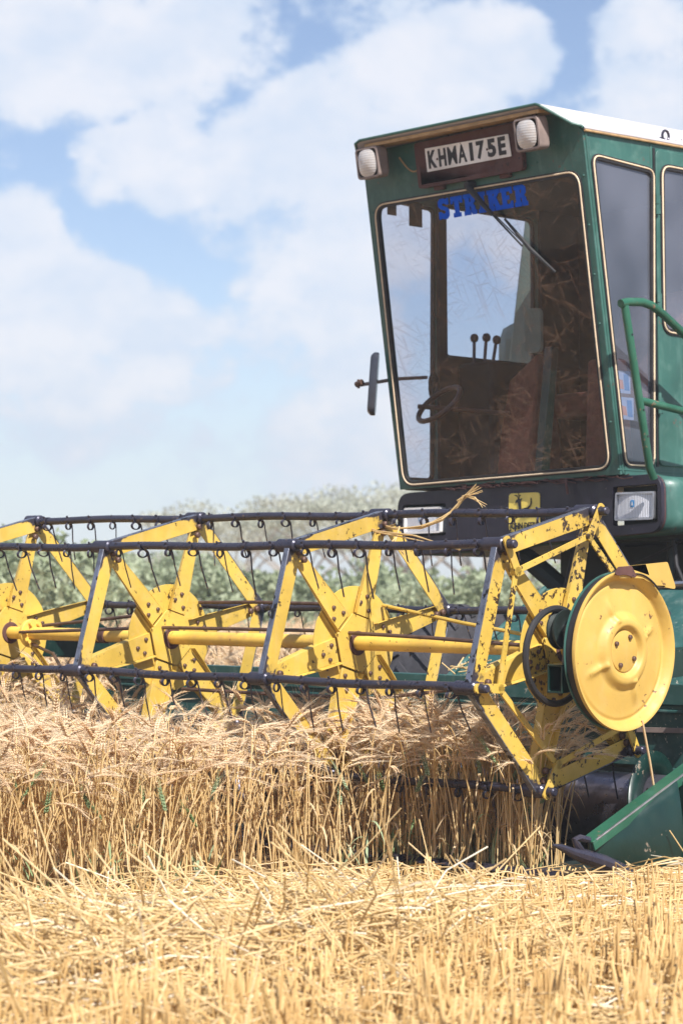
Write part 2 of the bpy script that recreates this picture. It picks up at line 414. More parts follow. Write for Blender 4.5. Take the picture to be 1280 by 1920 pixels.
M['steel'] = paint('dark_steel', (.050, .048, .072), .30, dust=(.14, .11, .11), dust_amt=.25, chip=(.20, .14, .10), chip_amt=.3, chip_scale=60, metal=.45)
M['worn_steel'] = paint('worn_edge_steel', (.24, .25, .30), .3, dust=(.03, .025, .03), dust_amt=.9, chip=(.03, .025, .025), chip_amt=.9, chip_scale=26, metal=.7)
M['bright'] = simple('bright_worn_steel', (.45, .46, .50), .3, metal=.85, var=.2)
M['drum'] = paint('polished_auger_steel', (.26, .245, .30), .3, dust=(.10, .075, .08), dust_amt=.6, chip=(.06, .045, .04), chip_amt=.2, metal=.85)
M['rust'] = paint('rusty_maroon_steel', (.085, .034, .030), .7, dust=(.13, .065, .05), dust_amt=.5, chip=(.03, .02, .02), chip_amt=.5, chip_scale=50)
M['bolt'] = simple('rusty_bolt', (.11, .062, .045), .5, metal=.3, var=.35)
M['rubber'] = simple('black_rubber', (.014, .013, .015), .6, var=.3)
M['tyre'] = simple('dusty_tyre_rubber', (.045, .043, .05), .8, var=.35, scale=12, bump=.3)
M['trim'] = simple('cream_trim', (.72, .56, .38), .5, var=.1)
M['roof'] = paint('weathered_white_roof', (.50, .47, .49), .55, dust=(.45, .42, .42), dust_amt=.45, chip=(.07, .05, .05), chip_amt=.12, chip_scale=18, var=.05)
M['tan'] = simple('tan_board', (.42, .27, .13), .75, var=.2)
M['lampbody'] = simple('faded_brown_plastic', (.23, .175, .155), .6, var=.15)
M['plate'] = paint('white_plate_enamel', (.80, .77, .74), .4, dust=(.6, .5, .4), dust_amt=.3, chip=(.3, .2, .1), chip_amt=.05)
M['ink'] = simple('black_lettering', (.012, .012, .016), .5, var=.1)
M['blue'] = simple('blue_decal', (.006, .09, .58), .8, var=.08, spec=.08)
M['bluesticker'] = simple('bright_blue_sticker', (.02, .24, .55), .4)
M['paleblue'] = simple('pale_blue_sticker', (.42, .50, .68), .4)
M['orange'] = simple('orange_print', (.75, .28, .14), .5)
M['badge'] = simple('yellow_badge_enamel', (.88, .66, .13), .35, var=.05)
M['seat'] = simple('brown_seat_cloth', (.17, .060, .036), .85, var=.25, scale=40)
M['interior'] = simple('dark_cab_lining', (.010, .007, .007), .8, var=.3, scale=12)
M['knob'] = simple('black_knob', (.05, .022, .018), .4)
def work_lens():
    m, nt, p, out = newmat('ribbed_work_lamp_lens')
    tc = nt.nodes.new('ShaderNodeTexCoord'); w = nt.nodes.new('ShaderNodeTexWave'); w.bands_direction = 'Z'; w.inputs['Scale'].default_value = 26; w.inputs['Distortion'].default_value = .6
    nt.links.new(tc.outputs['Object'], w.inputs['Vector']); n = _noise(nt, 30, 4, .6)
    nt.links.new(_mix(nt, _ramp(nt, n.outputs[0], .3, .7), _mix(nt, w.outputs[0], (.52, .50, .49), (.62, .60, .59)), (.54, .49, .45)), p.inputs['Base Color']); p.inputs['Roughness'].default_value = .12; p.inputs['Specular IOR Level'].default_value = .8
    bp = nt.nodes.new('ShaderNodeBump'); bp.inputs['Strength'].default_value = .18; bp.inputs['Distance'].default_value = .004; nt.links.new(w.outputs[0], bp.inputs['Height']); nt.links.new(bp.outputs[0], p.inputs['Normal']); return m


M['lens'] = work_lens()
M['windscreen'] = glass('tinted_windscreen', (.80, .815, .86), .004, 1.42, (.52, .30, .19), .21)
M['farglass'] = glass('tinted_far_glass', (.84, .855, .90), .012, 1.45)
M['sideglass'] = glass('dusty_side_glass', (.60, .63, .70), .20, 2.2, (.34, .36, .45))
M['mirror'] = simple('mirror_shell', (.055, .058, .075), .25, metal=.4)


def lens_mat():
    m, nt, p, out = newmat('ribbed_headlamp_glass')
    tc = nt.nodes.new('ShaderNodeTexCoord'); w = nt.nodes.new('ShaderNodeTexWave'); w.bands_direction = 'X'
    w.inputs['Scale'].default_value = 34; w.inputs['Distortion'].default_value = 0
    nt.links.new(tc.outputs['Object'], w.inputs['Vector'])
    nt.links.new(_mix(nt, w.outputs[0], (.40, .40, .42), (.80, .80, .86)), p.inputs['Base Color'])
    p.inputs['Roughness'].default_value = .16; p.inputs['Specular IOR Level'].default_value = .8
    bp = nt.nodes.new('ShaderNodeBump'); bp.inputs['Strength'].default_value = .5; bp.inputs['Distance'].default_value = .004
    nt.links.new(w.outputs[0], bp.inputs['Height']); nt.links.new(bp.outputs[0], p.inputs['Normal']); return m


M['headlens'] = lens_mat()


def grille_mat():
    m, nt, p, out = newmat('rusty_mesh_grille')
    tc = nt.nodes.new('ShaderNodeTexCoord'); br = nt.nodes.new('ShaderNodeTexBrick')
    mp = nt.nodes.new('ShaderNodeMapping'); mp.inputs['Rotation'].default_value = (R(90), 0, 0)
    nt.links.new(tc.outputs['Object'], mp.inputs[0]); nt.links.new(mp.outputs[0], br.inputs['Vector'])
    br.offset = 0; br.inputs['Scale'].default_value = 1; br.inputs['Brick Width'].default_value = .0125; br.inputs['Row Height'].default_value = .0125
    br.inputs['Mortar Size'].default_value = .0030; br.inputs['Mortar Smooth'].default_value = .2
    n = _noise(nt, 20, 5, .6)
    rust = _mix(nt, _ramp(nt, n.outputs[0], .3, .7), (.075, .032, .03), (.125, .06, .052))
    nt.links.new(_mix(nt, br.outputs['Fac'], (.014, .008, .009), rust), p.inputs['Base Color']); p.inputs['Roughness'].default_value = .75
    bp = nt.nodes.new('ShaderNodeBump'); bp.inputs['Strength'].default_value = .6; bp.inputs['Distance'].default_value = .003
    nt.links.new(br.outputs['Fac'], bp.inputs['Height']); nt.links.new(bp.outputs[0], p.inputs['Normal']); return m


M['grille'] = grille_mat()
M['stem'] = straw_mat('dry_wheat_stem', (.70, .47, .18), (.91, .71, .39), trans=.34)
M['ear'] = straw_mat('ripe_wheat_ear', (.82, .57, .32), (.93, .77, .54), trans=.34)
M['awn'] = straw_mat('wheat_awn', (.86, .64, .40), (.94, .80, .60), trans=.38)
M['dryleaf'] = straw_mat('dry_wheat_leaf', (.58, .39, .19), (.84, .65, .40), trans=.4)
M['greenleaf'] = straw_mat('green_blade', (.18, .27, .09), (.38, .46, .28), trans=.3)
M['straw'] = straw_mat('cut_straw', (.60, .39, .14), (.84, .64, .35), (.90, .80, .62), rough=.45, trans=.15, gloss=.6)
M['stubble'] = straw_mat('stubble_stalk', (.46, .26, .08), (.80, .56, .25), rough=.5, trans=.22)
M['leaf_bush'] = leaf_mat('bush_leaves', (.20, .25, .13), (.48, .52, .36))
M['leaf_acacia'] = leaf_mat('acacia_leaves', (.30, .32, .24), (.56, .57, .48))
M['bark'] = simple('grey_bark', (.34, .31, .28), .9, var=.3, scale=6)


# ------------------------------------------------------------------ ground
def build_ground():
    m, nt, p, out = newmat('dry_field_soil')
    n = _noise(nt, 1.3, 8, .65); n2 = _noise(nt, 22, 6, .7)
    col = _mix(nt, _ramp(nt, n.outputs[0], .35, .7), (.42, .29, .17), (.60, .46, .33))
    col = _mix(nt, _ramp(nt, n2.outputs[0], .5, .72, 0, .8), col, (.22, .13, .065))
    nt.links.new(col, p.inputs['Base Color']); p.inputs['Roughness'].default_value = .95
    bp = nt.nodes.new('ShaderNodeBump'); bp.inputs['Strength'].default_value = .5; bp.inputs['Distance'].default_value = .03
    nt.links.new(n2.outputs[0], bp.inputs['Height']); nt.links.new(bp.outputs[0], p.inputs['Normal'])
    me = bpy.data.meshes.new('field_ground'); S = 2500
    me.from_pydata([(-S, -S, 0), (S, -S, 0), (S, S, 0), (-S, S, 0)], [], [(0, 1, 2, 3)]); me.materials.append(m)
    o = bpy.data.objects.new('field_ground', me); scene.collection.objects.link(o)
    tag(o, 'dry pale brown soil of the harvested field', 'ground', kind='structure')


build_ground()

def near_soil():
    m, nt, p, out = newmat('dark_litter_soil')
    n = _noise(nt, 30, 6, .7); n2 = _noise(nt, 4, 5, .6)
    col = _mix(nt, _ramp(nt, n.outputs[0], .3, .7), (.075, .042, .02), (.24, .14, .06))
    col = _mix(nt, _ramp(nt, n2.outputs[0], .4, .7, 0, .5), col, (.30, .19, .09))
    nt.links.new(col, p.inputs['Base Color']); p.inputs['Roughness'].default_value = .95
    pts = [(-24, -14), (-1, -14), (1, 16), (-10.5, 16), (-13, 9), (-32, -8)]
    me = bpy.data.meshes.new('field_soil'); me.from_pydata([(a, b, .004) for a, b in pts], [], [tuple(range(len(pts)))]); me.materials.append(m)
    o = bpy.data.objects.new('field_soil', me); scene.collection.objects.link(o); tag(o, 'dark soil and litter between the stubble rows', 'ground', kind='structure')


near_soil()

# ------------------------------------------------------------------ the combine harvester
H = bpy.data.objects.new('combine_harvester', None); scene.collection.objects.link(H); H.location = ROOT
tag(H, 'green combine harvester with yellow pickup reel and glass cab cutting ripe wheat', 'harvester')

# ---- reel: spiders, rim bars, spokes
bolt_mb = MB()
bolt_mb.lathe([(0, .012), (.008, .012), (.0125, .009), (.0135, 0), (.0135, -.004)], lambda x, y, h: Vector((h, x, y)), 10)
bolt_o = bolt_mb.build('bolt', M['bolt'], org=Vector((0, 0, 0))); BOLT = bolt_o.data; bpy.data.objects.remove(bolt_o)


def vert_ang(k): return TH + math.pi / 3 * k


def spider(i, u):
    last = i == 3; mt = M['yellow_chipped'] if last else M['yellow']
    hub = MB()
    hub.plate([[(.226 * math.cos(2 * math.pi * k / 64) * (1 + .004 * math.sin(k * 2.3)), .226 * math.sin(2 * math.pi * k / 64)) for k in range(64)]], lambda x, y, d: rl(u + d, x, y), .005)
    part = hub.build('reel_spider', mt, H, bevel=.0012)
    hx = MB()
    hx.plate([[(.122 * math.cos(vert_ang(k) + R(30)), .122 * math.sin(vert_ang(k) + R(30))) for k in range(6)]], lambda x, y, d: rl(u + .019 + d, x, y), .006)
    hx.build('hub_plate', mt, part, bevel=.0015)
    col = MB()
    col.lathe([(.030, .024), (.046, .024), (.049, .020), (.049, .012)], lambda x, y, h: rl(u + h, x, y), 28); col.build('shaft_collar', M['rust'], part)
    for k in range(6):
        a = vert_ang(k); e = Vector((math.cos(a), math.sin(a))); n = Vector((-e.y, e.x))
        def P(r_, s_, d, e=e, n=n): q = e * r_ + n * s_; return rl(u + d, q.x, q.y)
        sp = MB(); t = .004
        r1, r2, w1, w2 = .112, .512, .046, .024
        prof = [(r1, -w1), (r1, w1), (.20, .044), (r2, w2), (r2, -w2), (.20, -.044)]
        sp.plate([prof], lambda x, y, d: P(x, y, .012 + d), t, wears=lambda x, y: .55 if x > .5 else 0.0)
        for sgn in (1, -1):     # folded edges of the channel
            p = [P(r1, sgn * w1, .012), P(.20, sgn * .044, .012), P(r2, sgn * w2, .012)]
            q = [P(r1, sgn * (w1 + t), .036), P(.20, sgn * (.044 + t), .034), P(r2, sgn * (w2 + t), .026)]
            if sgn < 0:
                q = [P(r1, sgn * (w1 + t), -.016), P(.20, sgn * (.044 + t), -.02), P(r2, sgn * (w2 + t), -.02)]
            p2 = [P(r1, sgn * (w1 - t), .012), P(.20, sgn * (.044 - t), .012), P(r2, sgn * (w2 - t), .012)]
            q2 = [x + (b - a_) * .0 for x, a_, b in zip(q, p, p2)]
            for j in range(2):
                o_ = Vector((0, n.x, n.y)) * (sgn * .0035)
                sp.hull8([p[j], p[j + 1], q[j + 1], q[j], p[j] + o_, p[j + 1] + o_, q[j + 1] + o_, q[j] + o_])
        sp.build('spoke', mt, part, bevel=.0012)
        # rim bar to the next corner: flat face and worn outer flange
        b_ = vert_ang(k + 1); A = Vector((math.cos(a), math.sin(a))) * RR; B = Vector((math.cos(b_), math.sin(b_))) * RR
        d = (B - A).normalized(); o2 = Vector((d.y, -d.x))
        if o2.dot(A) < 0: o2 = -o2
        Ln = (B - A).length
        def Q(s_, h_, dd, A=A, d=d, o2=o2): q = A + d * s_ + o2 * h_; return rl(u + dd, q.x, q.y)
        def wr(x, y, L_=Ln): e_ = min(x, L_ - x); return max(0, 1.0 - e_ / .15) * (.95 if y > 0 else .72) + (.30 if y > .01 else 0)
        rb = MB(); ns = 14
        top = [( .012 + (Ln - .024) * j / ns, .016) for j in range(ns + 1)]; bot = [(p_[0], -.046) for p_ in reversed(top)]
        lv = (.016, .004, -.016, -.046); Gf = [[[rb.add(Q(p_[0], h_, .030 - dz), wr(p_[0], h_)) for p_ in top] for h_ in lv] for dz in (0, .004)]
        for gi_, G_ in enumerate(Gf):
            for A_, B_ in zip(G_, G_[1:]):
                for j in range(ns): rb.face((A_[j], A_[j + 1], B_[j + 1], B_[j]))
        for e0 in (0, -1):
            for j in range(ns): rb.face((Gf[0][e0][j], Gf[0][e0][j + 1], Gf[1][e0][j + 1], Gf[1][e0][j]))
            for q_ in range(3): rb.face((Gf[0][q_][e0], Gf[0][q_ + 1][e0], Gf[1][q_ + 1][e0], Gf[1][q_][e0]))
        bar = rb.build('rim_bar', mt, part, bevel=.001)
        fl = MB()
        fl.box(Q, (.004, Ln - .004), (.016, .0205), (.004, .0305))
        fl.build('worn_flange', M['worn_steel'], part, bevel=.001)
        # clevis and bolts at the corner
        cv = MB(); q = rl(u, A.x, A.y)
        cv.lathe([(0, .052), (.020, .052), (.026, .046), (.026, -.045), (.018, -.05), (0, -.05)], lambda x, y, h, A=A: rl(u + h, A.x + x, A.y + y), 18)
        cv.build('bar_bearing', M['steel'], part)
        for rr, s_ in ((.140, -.028), (.160, .026), (.192, -.004)):
            qq = e * rr + n * s_; share(BOLT, 'bolt', part, rl(u + .013, qq.x, qq.y), scale=(.66, .66, .66))
        for rr in (.455, .492):
            qq = e * rr; share(BOLT, 'bolt', part, rl(u + .034, qq.x, qq.y))
    return part


for i, u in enumerate(US): spider(i, u)

# ---- control ring on the near spider: thin inner hexagon and crank lugs
ring = MB(); ur = US[3] + .055; rk = .425
for k in range(6):
    a, b_ = vert_ang(k) + R(4), vert_ang(k + 1) + R(4)
    A = Vector((math.cos(a), math.sin(a))) * rk; B = Vector((math.cos(b_), math.sin(b_))) * rk
    d = (B - A).normalized(); o2 = Vector((d.y, -d.x))
    def Q(s_, h_, dd, A=A, d=d, o2=o2): q = A + d * s_ + o2 * h_; return rl(ur + dd, q.x, q.y)
    ring.box(Q, (0, (B - A).length), (-.011, .011), (-.004, .004))
    ring.lathe([(0, .012), (.018, .012), (.018, -.012), (0, -.012)], lambda x, y, h, A=A: rl(ur + h, A.x + x, A.y + y), 12)
ring.build('control_ring', M['yellow_chipped'], H, bevel=.001)
for k in range(6):
    a = vert_ang(k); A = Vector((math.cos(a), math.sin(a))) * RR; C = Vector((math.cos(a + R(4)), math.sin(a + R(4)))) * rk
    lug = MB()
    d = (A - C).normalized(); n = Vector((-d.y, d.x))
    def Q(s_, h_, dd, C=C, d=d, n=n): q = C + d * s_ + n * h_; return rl(ur + .012 + dd, q.x, q.y)
    lug.plate([rrect(-.016, -.017, (A - C).length + .03, .017, .012)], lambda x, y, dd: Q(x, y, dd), .008)
    lug.build('crank_lug', M['yellow_chipped'], H, bevel=.001)
    st = MB()
    st.lathe([(0, .05), (.012, .05), (.016, .045), (.016, .0), (.021, .0), (.021, -.03)], lambda x, y, h, A=A: rl(ur + h - .005, A.x + x, A.y + y), 16)
    st.build('bearing_stud', M['steel'], H)

# ---- reel shaft
sh = MB(); sh.tube([rl(US[0] - .12, 0, 0), rl(US[1], 0, 0), rl(US[2], 0, 0), rl(1.34, 0, 0)], .0285, 22)
shaft = sh.build('reel_shaft', M['yellow_shaft'], H)
fl = MB()
fl.lathe([(.029, .03), (.062, .03), (.065, .026), (.065, .012), (.034, .010), (.034, -.03), (.029, -.03)], lambda x, y, h: rl(US[0] + .15 + h, x, y), 28)
for k in range(6): fl.tube([rl(US[0] + .172, .048 * math.cos(k), .048 * math.sin(k)), rl(US[0] + .196, .048 * math.cos(k), .048 * math.sin(k))], .009, 8)
fl.build('shaft_flange', M['yellow_shaft'], shaft)
for uu in (US[0] + .62, US[1] - .42):
    cl = MB(); cl.lathe([(.028, .02), (.034, .018), (.034, -.018), (.028, -.02)], lambda x, y, h: rl(uu + h, x, y), 22); cl.build('shaft_clamp', M['rust'], shaft)

# ---- bracing rods
for pts, mt in (([(US[0] + .18, .055, .035), (-1.6, .12, .075), (US[1] + .01, .175, .125)], 'bolt'), ([(US[0] + .16, -.06, .005), (-1.1, -.055, .042), (-.2, -.05, .046), (.45, -.05, .03), (1.02, -.05, .008)], 'bolt'),
                ([(US[0] + .18, .0, -.05), (-1.75, -.10, -.085), (US[1] - .35, -.30, -.135)], 'bolt'), ([(US[2] + .01, .15, .15), (.45, .13, .088), (1.03, .10, .02)], 'yellow_chipped'),
                ([(US[1] + .01, .16, .15), (-.75, .17, .155), (-.02, .19, .15)], 'bolt'), ([(US[2] - .9, -.10, -.21), (-.35, -.05, -.215), (.1, .03, -.215), (1.02, -.2, -.12)], 'bolt')):
    rd = MB(); rd.tube([rl(*p) for p in pts], .0075, 8); rd.build('brace_rod', M[mt], H)


# ---- tine bars with spring tines
def tine_mesh():
    t = MB(); pts = []
    for k in range(34):
        a = -math.pi / 2 + 2 * math.pi * k / 15
        pts.append(Vector((-.007 + .014 * k / 33, .019 * math.sin(a + math.pi / 2), -.034 - .019 * math.cos(a + math.pi / 2) * -1)))
    tip = [Vector((.008, .022, -.05)), Vector((.008, .032, -.11)), Vector((.009, .050, -.175)), Vector((.010, .062, -.222))]
    t.tube([Vector((-.007, 0, -.012))] + pts + tip, .0030, 6)
    ring = [(.0165, .009), (.0195, .009), (.0195, -.009), (.0165, -.009)]
    t.lathe(ring, lambda x, y, h: Vector((h, x, y)), 14)
    t.tube([Vector((0, -.012, .012)), Vector((0, -.02, .022))], .005, 6)
    o = t.build('tine', M['steel'], org=Vector((0, 0, 0))); me = o.data; bpy.data.objects.remove(o); return me


TINE = tine_mesh()
n_t = 0
BAR_NAMES = ['bm', 'tb', 'tf', 'fm', 'lf', 'lb']
for k in range(6):
    a = vert_ang(k); v_, w_ = RR * math.cos(a), RR * math.sin(a)
    tb = MB(); segs = 24
    tb.tube([rl(US[0] - .05 + (US[3] + .12 - US[0]) * j / segs, v_, w_ - .004 * math.sin(j * .9 + k)) for j in range(segs + 1)], .0162, 14)
    bar = tb.build('tine_bar', M['steel'], H)
    rest = MB()
    for b0, b1 in zip(US, US[1:]):
        for j in range(7):
            u = b0 + (b1 - b0) * (j + .62) / 7.15
            loc = rl(u, v_, w_)
            sc = (1, rng.uniform(.7, 1.3), rng.uniform(.74, .90))
            rot = (rng.uniform(-.14, .14), 0, rng.uniform(-.25, .25))
            hid = (k == 4 and u < .35) or (k == 5)
            if hid:
                Mx = Matrix.Translation(loc) @ Matrix.Rotation(rot[2], 4, 'Z')
                base = len(rest.v)
                for vv in TINE.vertices: rest.add(Mx @ vv.co)
                for pl in TINE.polygons: rest.face([base + q for q in pl.vertices])
            else:
                share(TINE, 'tine', bar, loc, rot, sc); n_t += 1
    if rest.v: tag(rest.build('tines', M['steel'], bar), kind='stuff')

# ---- big drive pulley with pressed cover
UC = 1.345
dk = MB()


def disc_u(r, t):
    def ss(a, b, x): x = min(1, max(0, (x - a) / (b - a))); return x * x * (3 - 2 * x)
    h = 0.0
    h += .013 * (1 - ss(.0, .022, abs(r - .272))) if False else 0
    h += .017 * ss(.246, .285, r) - .006 * ss(.238, .252, r) * (1 - ss(.252, .262, r))
    h += .022 * ss(.146, .112, r) * ss(.074, .096, r)
    h += .004 * ss(.135, .1, r)
    for q in range(4):
        a = R(25 + 90 * q)
        dx = math.cos(t - a); dy = r * math.sin(t - a)
        if dx > 0: h += .012 * math.exp(-(dy / .0125) ** 2) * ss(.105, .125, r) * (1 - ss(.16, .225, r))
    h -= .012 * ss(.13, .25, r) * (1 - ss(.25, .285, r))
    return h


NR, NT = 60, 144
rs = [.286 * (j / NR) ** .85 for j in range(NR + 1)]
I = []
for r_ in rs[1:]:
    I.append([dk.add(rl(UC + disc_u(r_, 2 * math.pi * k / NT), r_ * math.cos(2 * math.pi * k / NT), r_ * math.sin(2 * math.pi * k / NT))) for k in range(NT)])
for q_, ring_ in enumerate(I):
    rr_ = rs[q_ + 1]
    for k in ring_: dk.wear[k] = max(0, .42 - abs(rr_ - .0760) / .012 * .3) if rr_ < .09 else (.36 if rr_ > .279 else (.10 if abs(rr_ - .15) < .012 else 0.0))
c0 = dk.add(rl(UC + disc_u(0, 0), 0, 0))
for k in range(NT): dk.face((c0, I[0][k], I[0][(k + 1) % NT]))
for A, B in zip(I, I[1:]):
    for k in range(NT): dk.face((A[k], B[k], B[(k + 1) % NT], A[(k + 1) % NT]))
# rolled lip to the pulley groove
back = [[dk.add(rl(UC + uu, rr * math.cos(2 * math.pi * k / NT), rr * math.sin(2 * math.pi * k / NT))) for k in range(NT)] for rr, uu in ((.288, .010), (.287, .004), (.274, -.003))]
for A, B in zip([I[-1]] + back, back):
    for k in range(NT): dk.face((A[k], B[k], B[(k + 1) % NT], A[(k + 1) % NT]))
disc = dk.build('drive_pulley', M['yellow_disc'], H, smooth=50)
bt = MB(); bt.lathe([(.264, -.003), (.278, -.004), (.279, -.030), (.264, -.032)], lambda x, y, h: rl(UC + h, x, y), 96); bt.build('drive_belt', M['rubber'], disc)
bf = MB(); bf.lathe([(.264, -.032), (.2835, -.033), (.284, -.037), (.20, -.041), (.05, -.045)], lambda x, y, h: rl(UC + h, x, y), 96); bf.build('back_flange', M['green'], disc)
hc = MB(); hc.lathe([(0, .008), (.070, .0075), (.0745, .0055), (.0748, .0)], lambda x, y, h: rl(UC + disc_u(0, 0) + h, x, y), 60); hub_cap = hc.build('hub_cap', M['yellow_disc'], disc)
for q in range(4):
    a = R(62 + 90 * q); share(BOLT, 'bolt', disc, rl(UC + disc_u(0, 0) + .009, .057 * math.cos(a), .057 * math.sin(a)), scale=(.7, .7, .7))
# flag shaped guard above the pulley, black mounting lug
gd = MB(); gd.plate([rpoly([(-.060, .262), (-.028, .304), (.232, .325), (.287, .225), (.16, .238), (.09, .262)], .012)], lambda x, y, d: rl(UC + .022 + d, x, y), .005)
guard = gd.build('belt_guard', M['yellow_disc'], H, bevel=.001)
gm = MB(); gm.plate([rpoly([(-.085, .270), (-.06, .302), (.012, .307), (.05, .262), (-.02, .274)], .01)], lambda x, y, d: rl(UC + .030 + d, x, y), .006); gm.build('guard_lug', M['rust'], guard, bevel=.001)
gc = MB(); gc.tube([rl(UC + .026, .02 + .16 * t, .276 + .03 * t - .085 * t * t) for t in [j / 10 for j in range(11)]], .003, 6); gc.build('guard_crack', M['ink'], guard)

# ---- small belt drive left of the pulley
bl = MB(); ub = 1.20
pts = [rl(ub, -.195 + .167 * math.cos(t), -.020 + .170 * math.sin(t)) for t in [2 * math.pi * j / 56 for j in range(56)]]
bl.tube(pts, .0125, 8, closed=True); belt = bl.build('loose_belt', M['rubber'], H)
sp = MB(); sp.lathe([(0, .02), (.018, .02), (.022, .012), (.05, .008), (.066, .016), (.072, .016), (.072, .008), (.060, .0), (.060, -.006), (.072, -.014), (.072, -.02), (0, -.02)], lambda x, y, h: rl(ub + .01 + h, -.168 + x, .075 + y), 40)
pul = sp.build('idler_pulley', M['under'], H)
nb = MB(); nb.lathe([(0, .05), (.012, .05), (.014, .046), (.014, .03), (.024, .03), (.026, .018)], lambda x, y, h: rl(ub + .012 + h, -.166 + x, .072 + y), 8); nb.build('axle_nut', M['bolt'], pul)
fk = MB()
fk.hull8([rl(ub + .03, -.19, .08), rl(ub + .03, -.165, .08), rl(ub + .05, -.165, .08), rl(ub + .05, -.19, .08), rl(ub + .03, -.205, -.10), rl(ub + .03, -.18, -.10), rl(ub + .05, -.18, -.10), rl(ub + .05, -.205, -.10)])
fk.tube([rl(ub + .04, -.17, .02), rl(ub + .04, -.09, .045)], .008, 8); fk.build('idler_bracket', M['bolt'], pul, bevel=.002)

# ---- near reel arm: open box section
ra = MB(); o = rrect(0, 0, 1, 1, .1, 1)
sec = [(1.215, -.150), (1.215, -.048), (1.285, -.048), (1.285, -.150)]; inn = [(1.222, -.143), (1.222, -.055), (1.278, -.055), (1.278, -.143)]
ra.plate([sec, inn], lambda x, y, d: rl(x, -.262 - d * 1.0, y + (-d) * .075), 1.55)
ra.build('reel_arm', M['green_deep'], H, bevel=.0015)
# far reel arm, end sheet and lift ram
fa = MB(); fa.plate([[(-.15, .05), (.18, .09), (.62, .09), (.90, -.05), (1.15, -.36), (.95, -.40), (.78, -.20), (.62, -.125), (-.15, -.10)]], lambda x, y, d: rl(-2.40 + d, x, y), .05); fa.build('reel_arm', M['green_deep'], H, bevel=.003)
rm = MB(); rm.tube([rl(-2.40, .93, -.34), rl(-2.40, .93, -.62)], .022, 12); ram = rm.build('lift_ram', M['under'], H)
r2 = MB(); r2.tube([rl(-2.40, .93, -.62), rl(-2.40, .92, -.80)], .012, 10); r2.build('ram_rod', M['bright'], ram)

# ---- header: back wall, deck lip, floor, end sheets
bw = MB()
bw.box(rl, (-2.38, 1.52), (.80, .86), (-.225, -.142))
bw.box(rl, (-2.38, 1.52), (.815, .85), (-.47, -.226))
bw.box(rl, (-2.38, 1.52), (.795, .815), (-.256, -.244))
wall = bw.build('header_back_wall', M['green_dusty'], H, bevel=.003)
st = MB(); st.hull8([rl(.55, .80, -.325), rl(1.52, .80, -.298), rl(1.52, .80, -.318), rl(.55, .80, -.345), rl(.55, .812, -.325), rl(1.52, .812, -.298), rl(1.52, .812, -.318), rl(.55, .812, -.345)]); st.build('seam_strip', M['lampbody'], wall, bevel=.001)
for uu, ww in ((.42, -.215), (1.15, -.27), (-.6, -.21), (-1.6, -.21), (1.32, -.21)):
    b2 = MB(); b2.box(rl, (uu, uu + .11), (.775, .80), (ww - .05, ww)); b2.build('wall_bracket', M['green_deep'], wall, bevel=.003)
gb = MB(); gb.hull8([rl(.46, .76, -.20), rl(.66, .76, -.20), rl(.60, .76, -.33), rl(.47, .76, -.33), rl(.46, .815, -.20), rl(.66, .815, -.20), rl(.60, .815, -.33), rl(.47, .815, -.33)]); gb.build('wall_gusset', M['under'], wall, bevel=.003)
tr = MB(); P = []
for j in range(15):
    t = j / 14; ang = R(-15 + 120 * t)
    v_ = .52 + .30 * math.cos(ang); w_ = -.55 - .26 * math.sin(ang)
    P.append([rl(uu, v_, w_) for uu in (-2.36, -1.2, 0, 1.40)])
P.append([rl(uu, -.10, -.80) for uu in (-2.36, -1.2, 0, 1.40)])
tr.grid(P); tr.build('header_trough', M['under'], H)
cb = MB(); cb.box(rl, (-2.36, 1.40), (-.14, -.06), (-.815, -.795)); cbar = cb.build('cutter_bar', M['steel'], H, bevel=.002)
for j in range(40):
    g = MB(); uu = -2.30 + j * .0935
    g.hull8([rl(uu - .012, -.13, -.82), rl(uu + .012, -.13, -.82), rl(uu + .003, -.24, -.80), rl(uu - .003, -.24, -.80), rl(uu - .012, -.13, -.79), rl(uu + .012, -.13, -.79), rl(uu + .003, -.24, -.795), rl(uu - .003, -.24, -.795)]); g.build('knife_guard', M['steel'], cbar)

# auger
ag = MB(); AV, AW = .56, -.625
ag.lathe([(0, -2.2), (.145, -2.2), (.145, -1.0), (.145, 0.0), (.145, .6), (.145, 1.06), (.145, 1.36), (0, 1.36)], lambda x, y, h: rl(h, AV + x, AW + y), 56)
aug = ag.build('auger', M['drum'], H, smooth=40)
ft = MB(); rows = []
for j in range(90):
    t = j / 89; ang = R(150) - 2 * math.pi * 1.55 * t; uu = 1.36 - .52 * t if False else 1.40 - .46 * t
    rows.append([rl(uu, AV + rr * math.cos(ang), AW + rr * math.sin(ang)) for rr in (.143, .19, .235)])
ft.grid(rows); f_ = ft.build('auger_flight', M['green_deep'], aug); so = f_.modifiers.new('thick', 'SOLIDIFY'); so.thickness = .006
ft = MB(); rows = []
for j in range(140):
    t = j / 139; ang = 2 * math.pi * 3.0 * t + 1.0; uu = -2.2 + 1.5 * t
    rows.append([rl(uu, AV + rr * math.cos(ang), AW + rr * math.sin(ang)) for rr in (.143, .235)])
ft.grid(rows); f_ = ft.build('auger_flight', M['drum'], aug); so = f_.modifiers.new('thick', 'SOLIDIFY'); so.thickness = .006

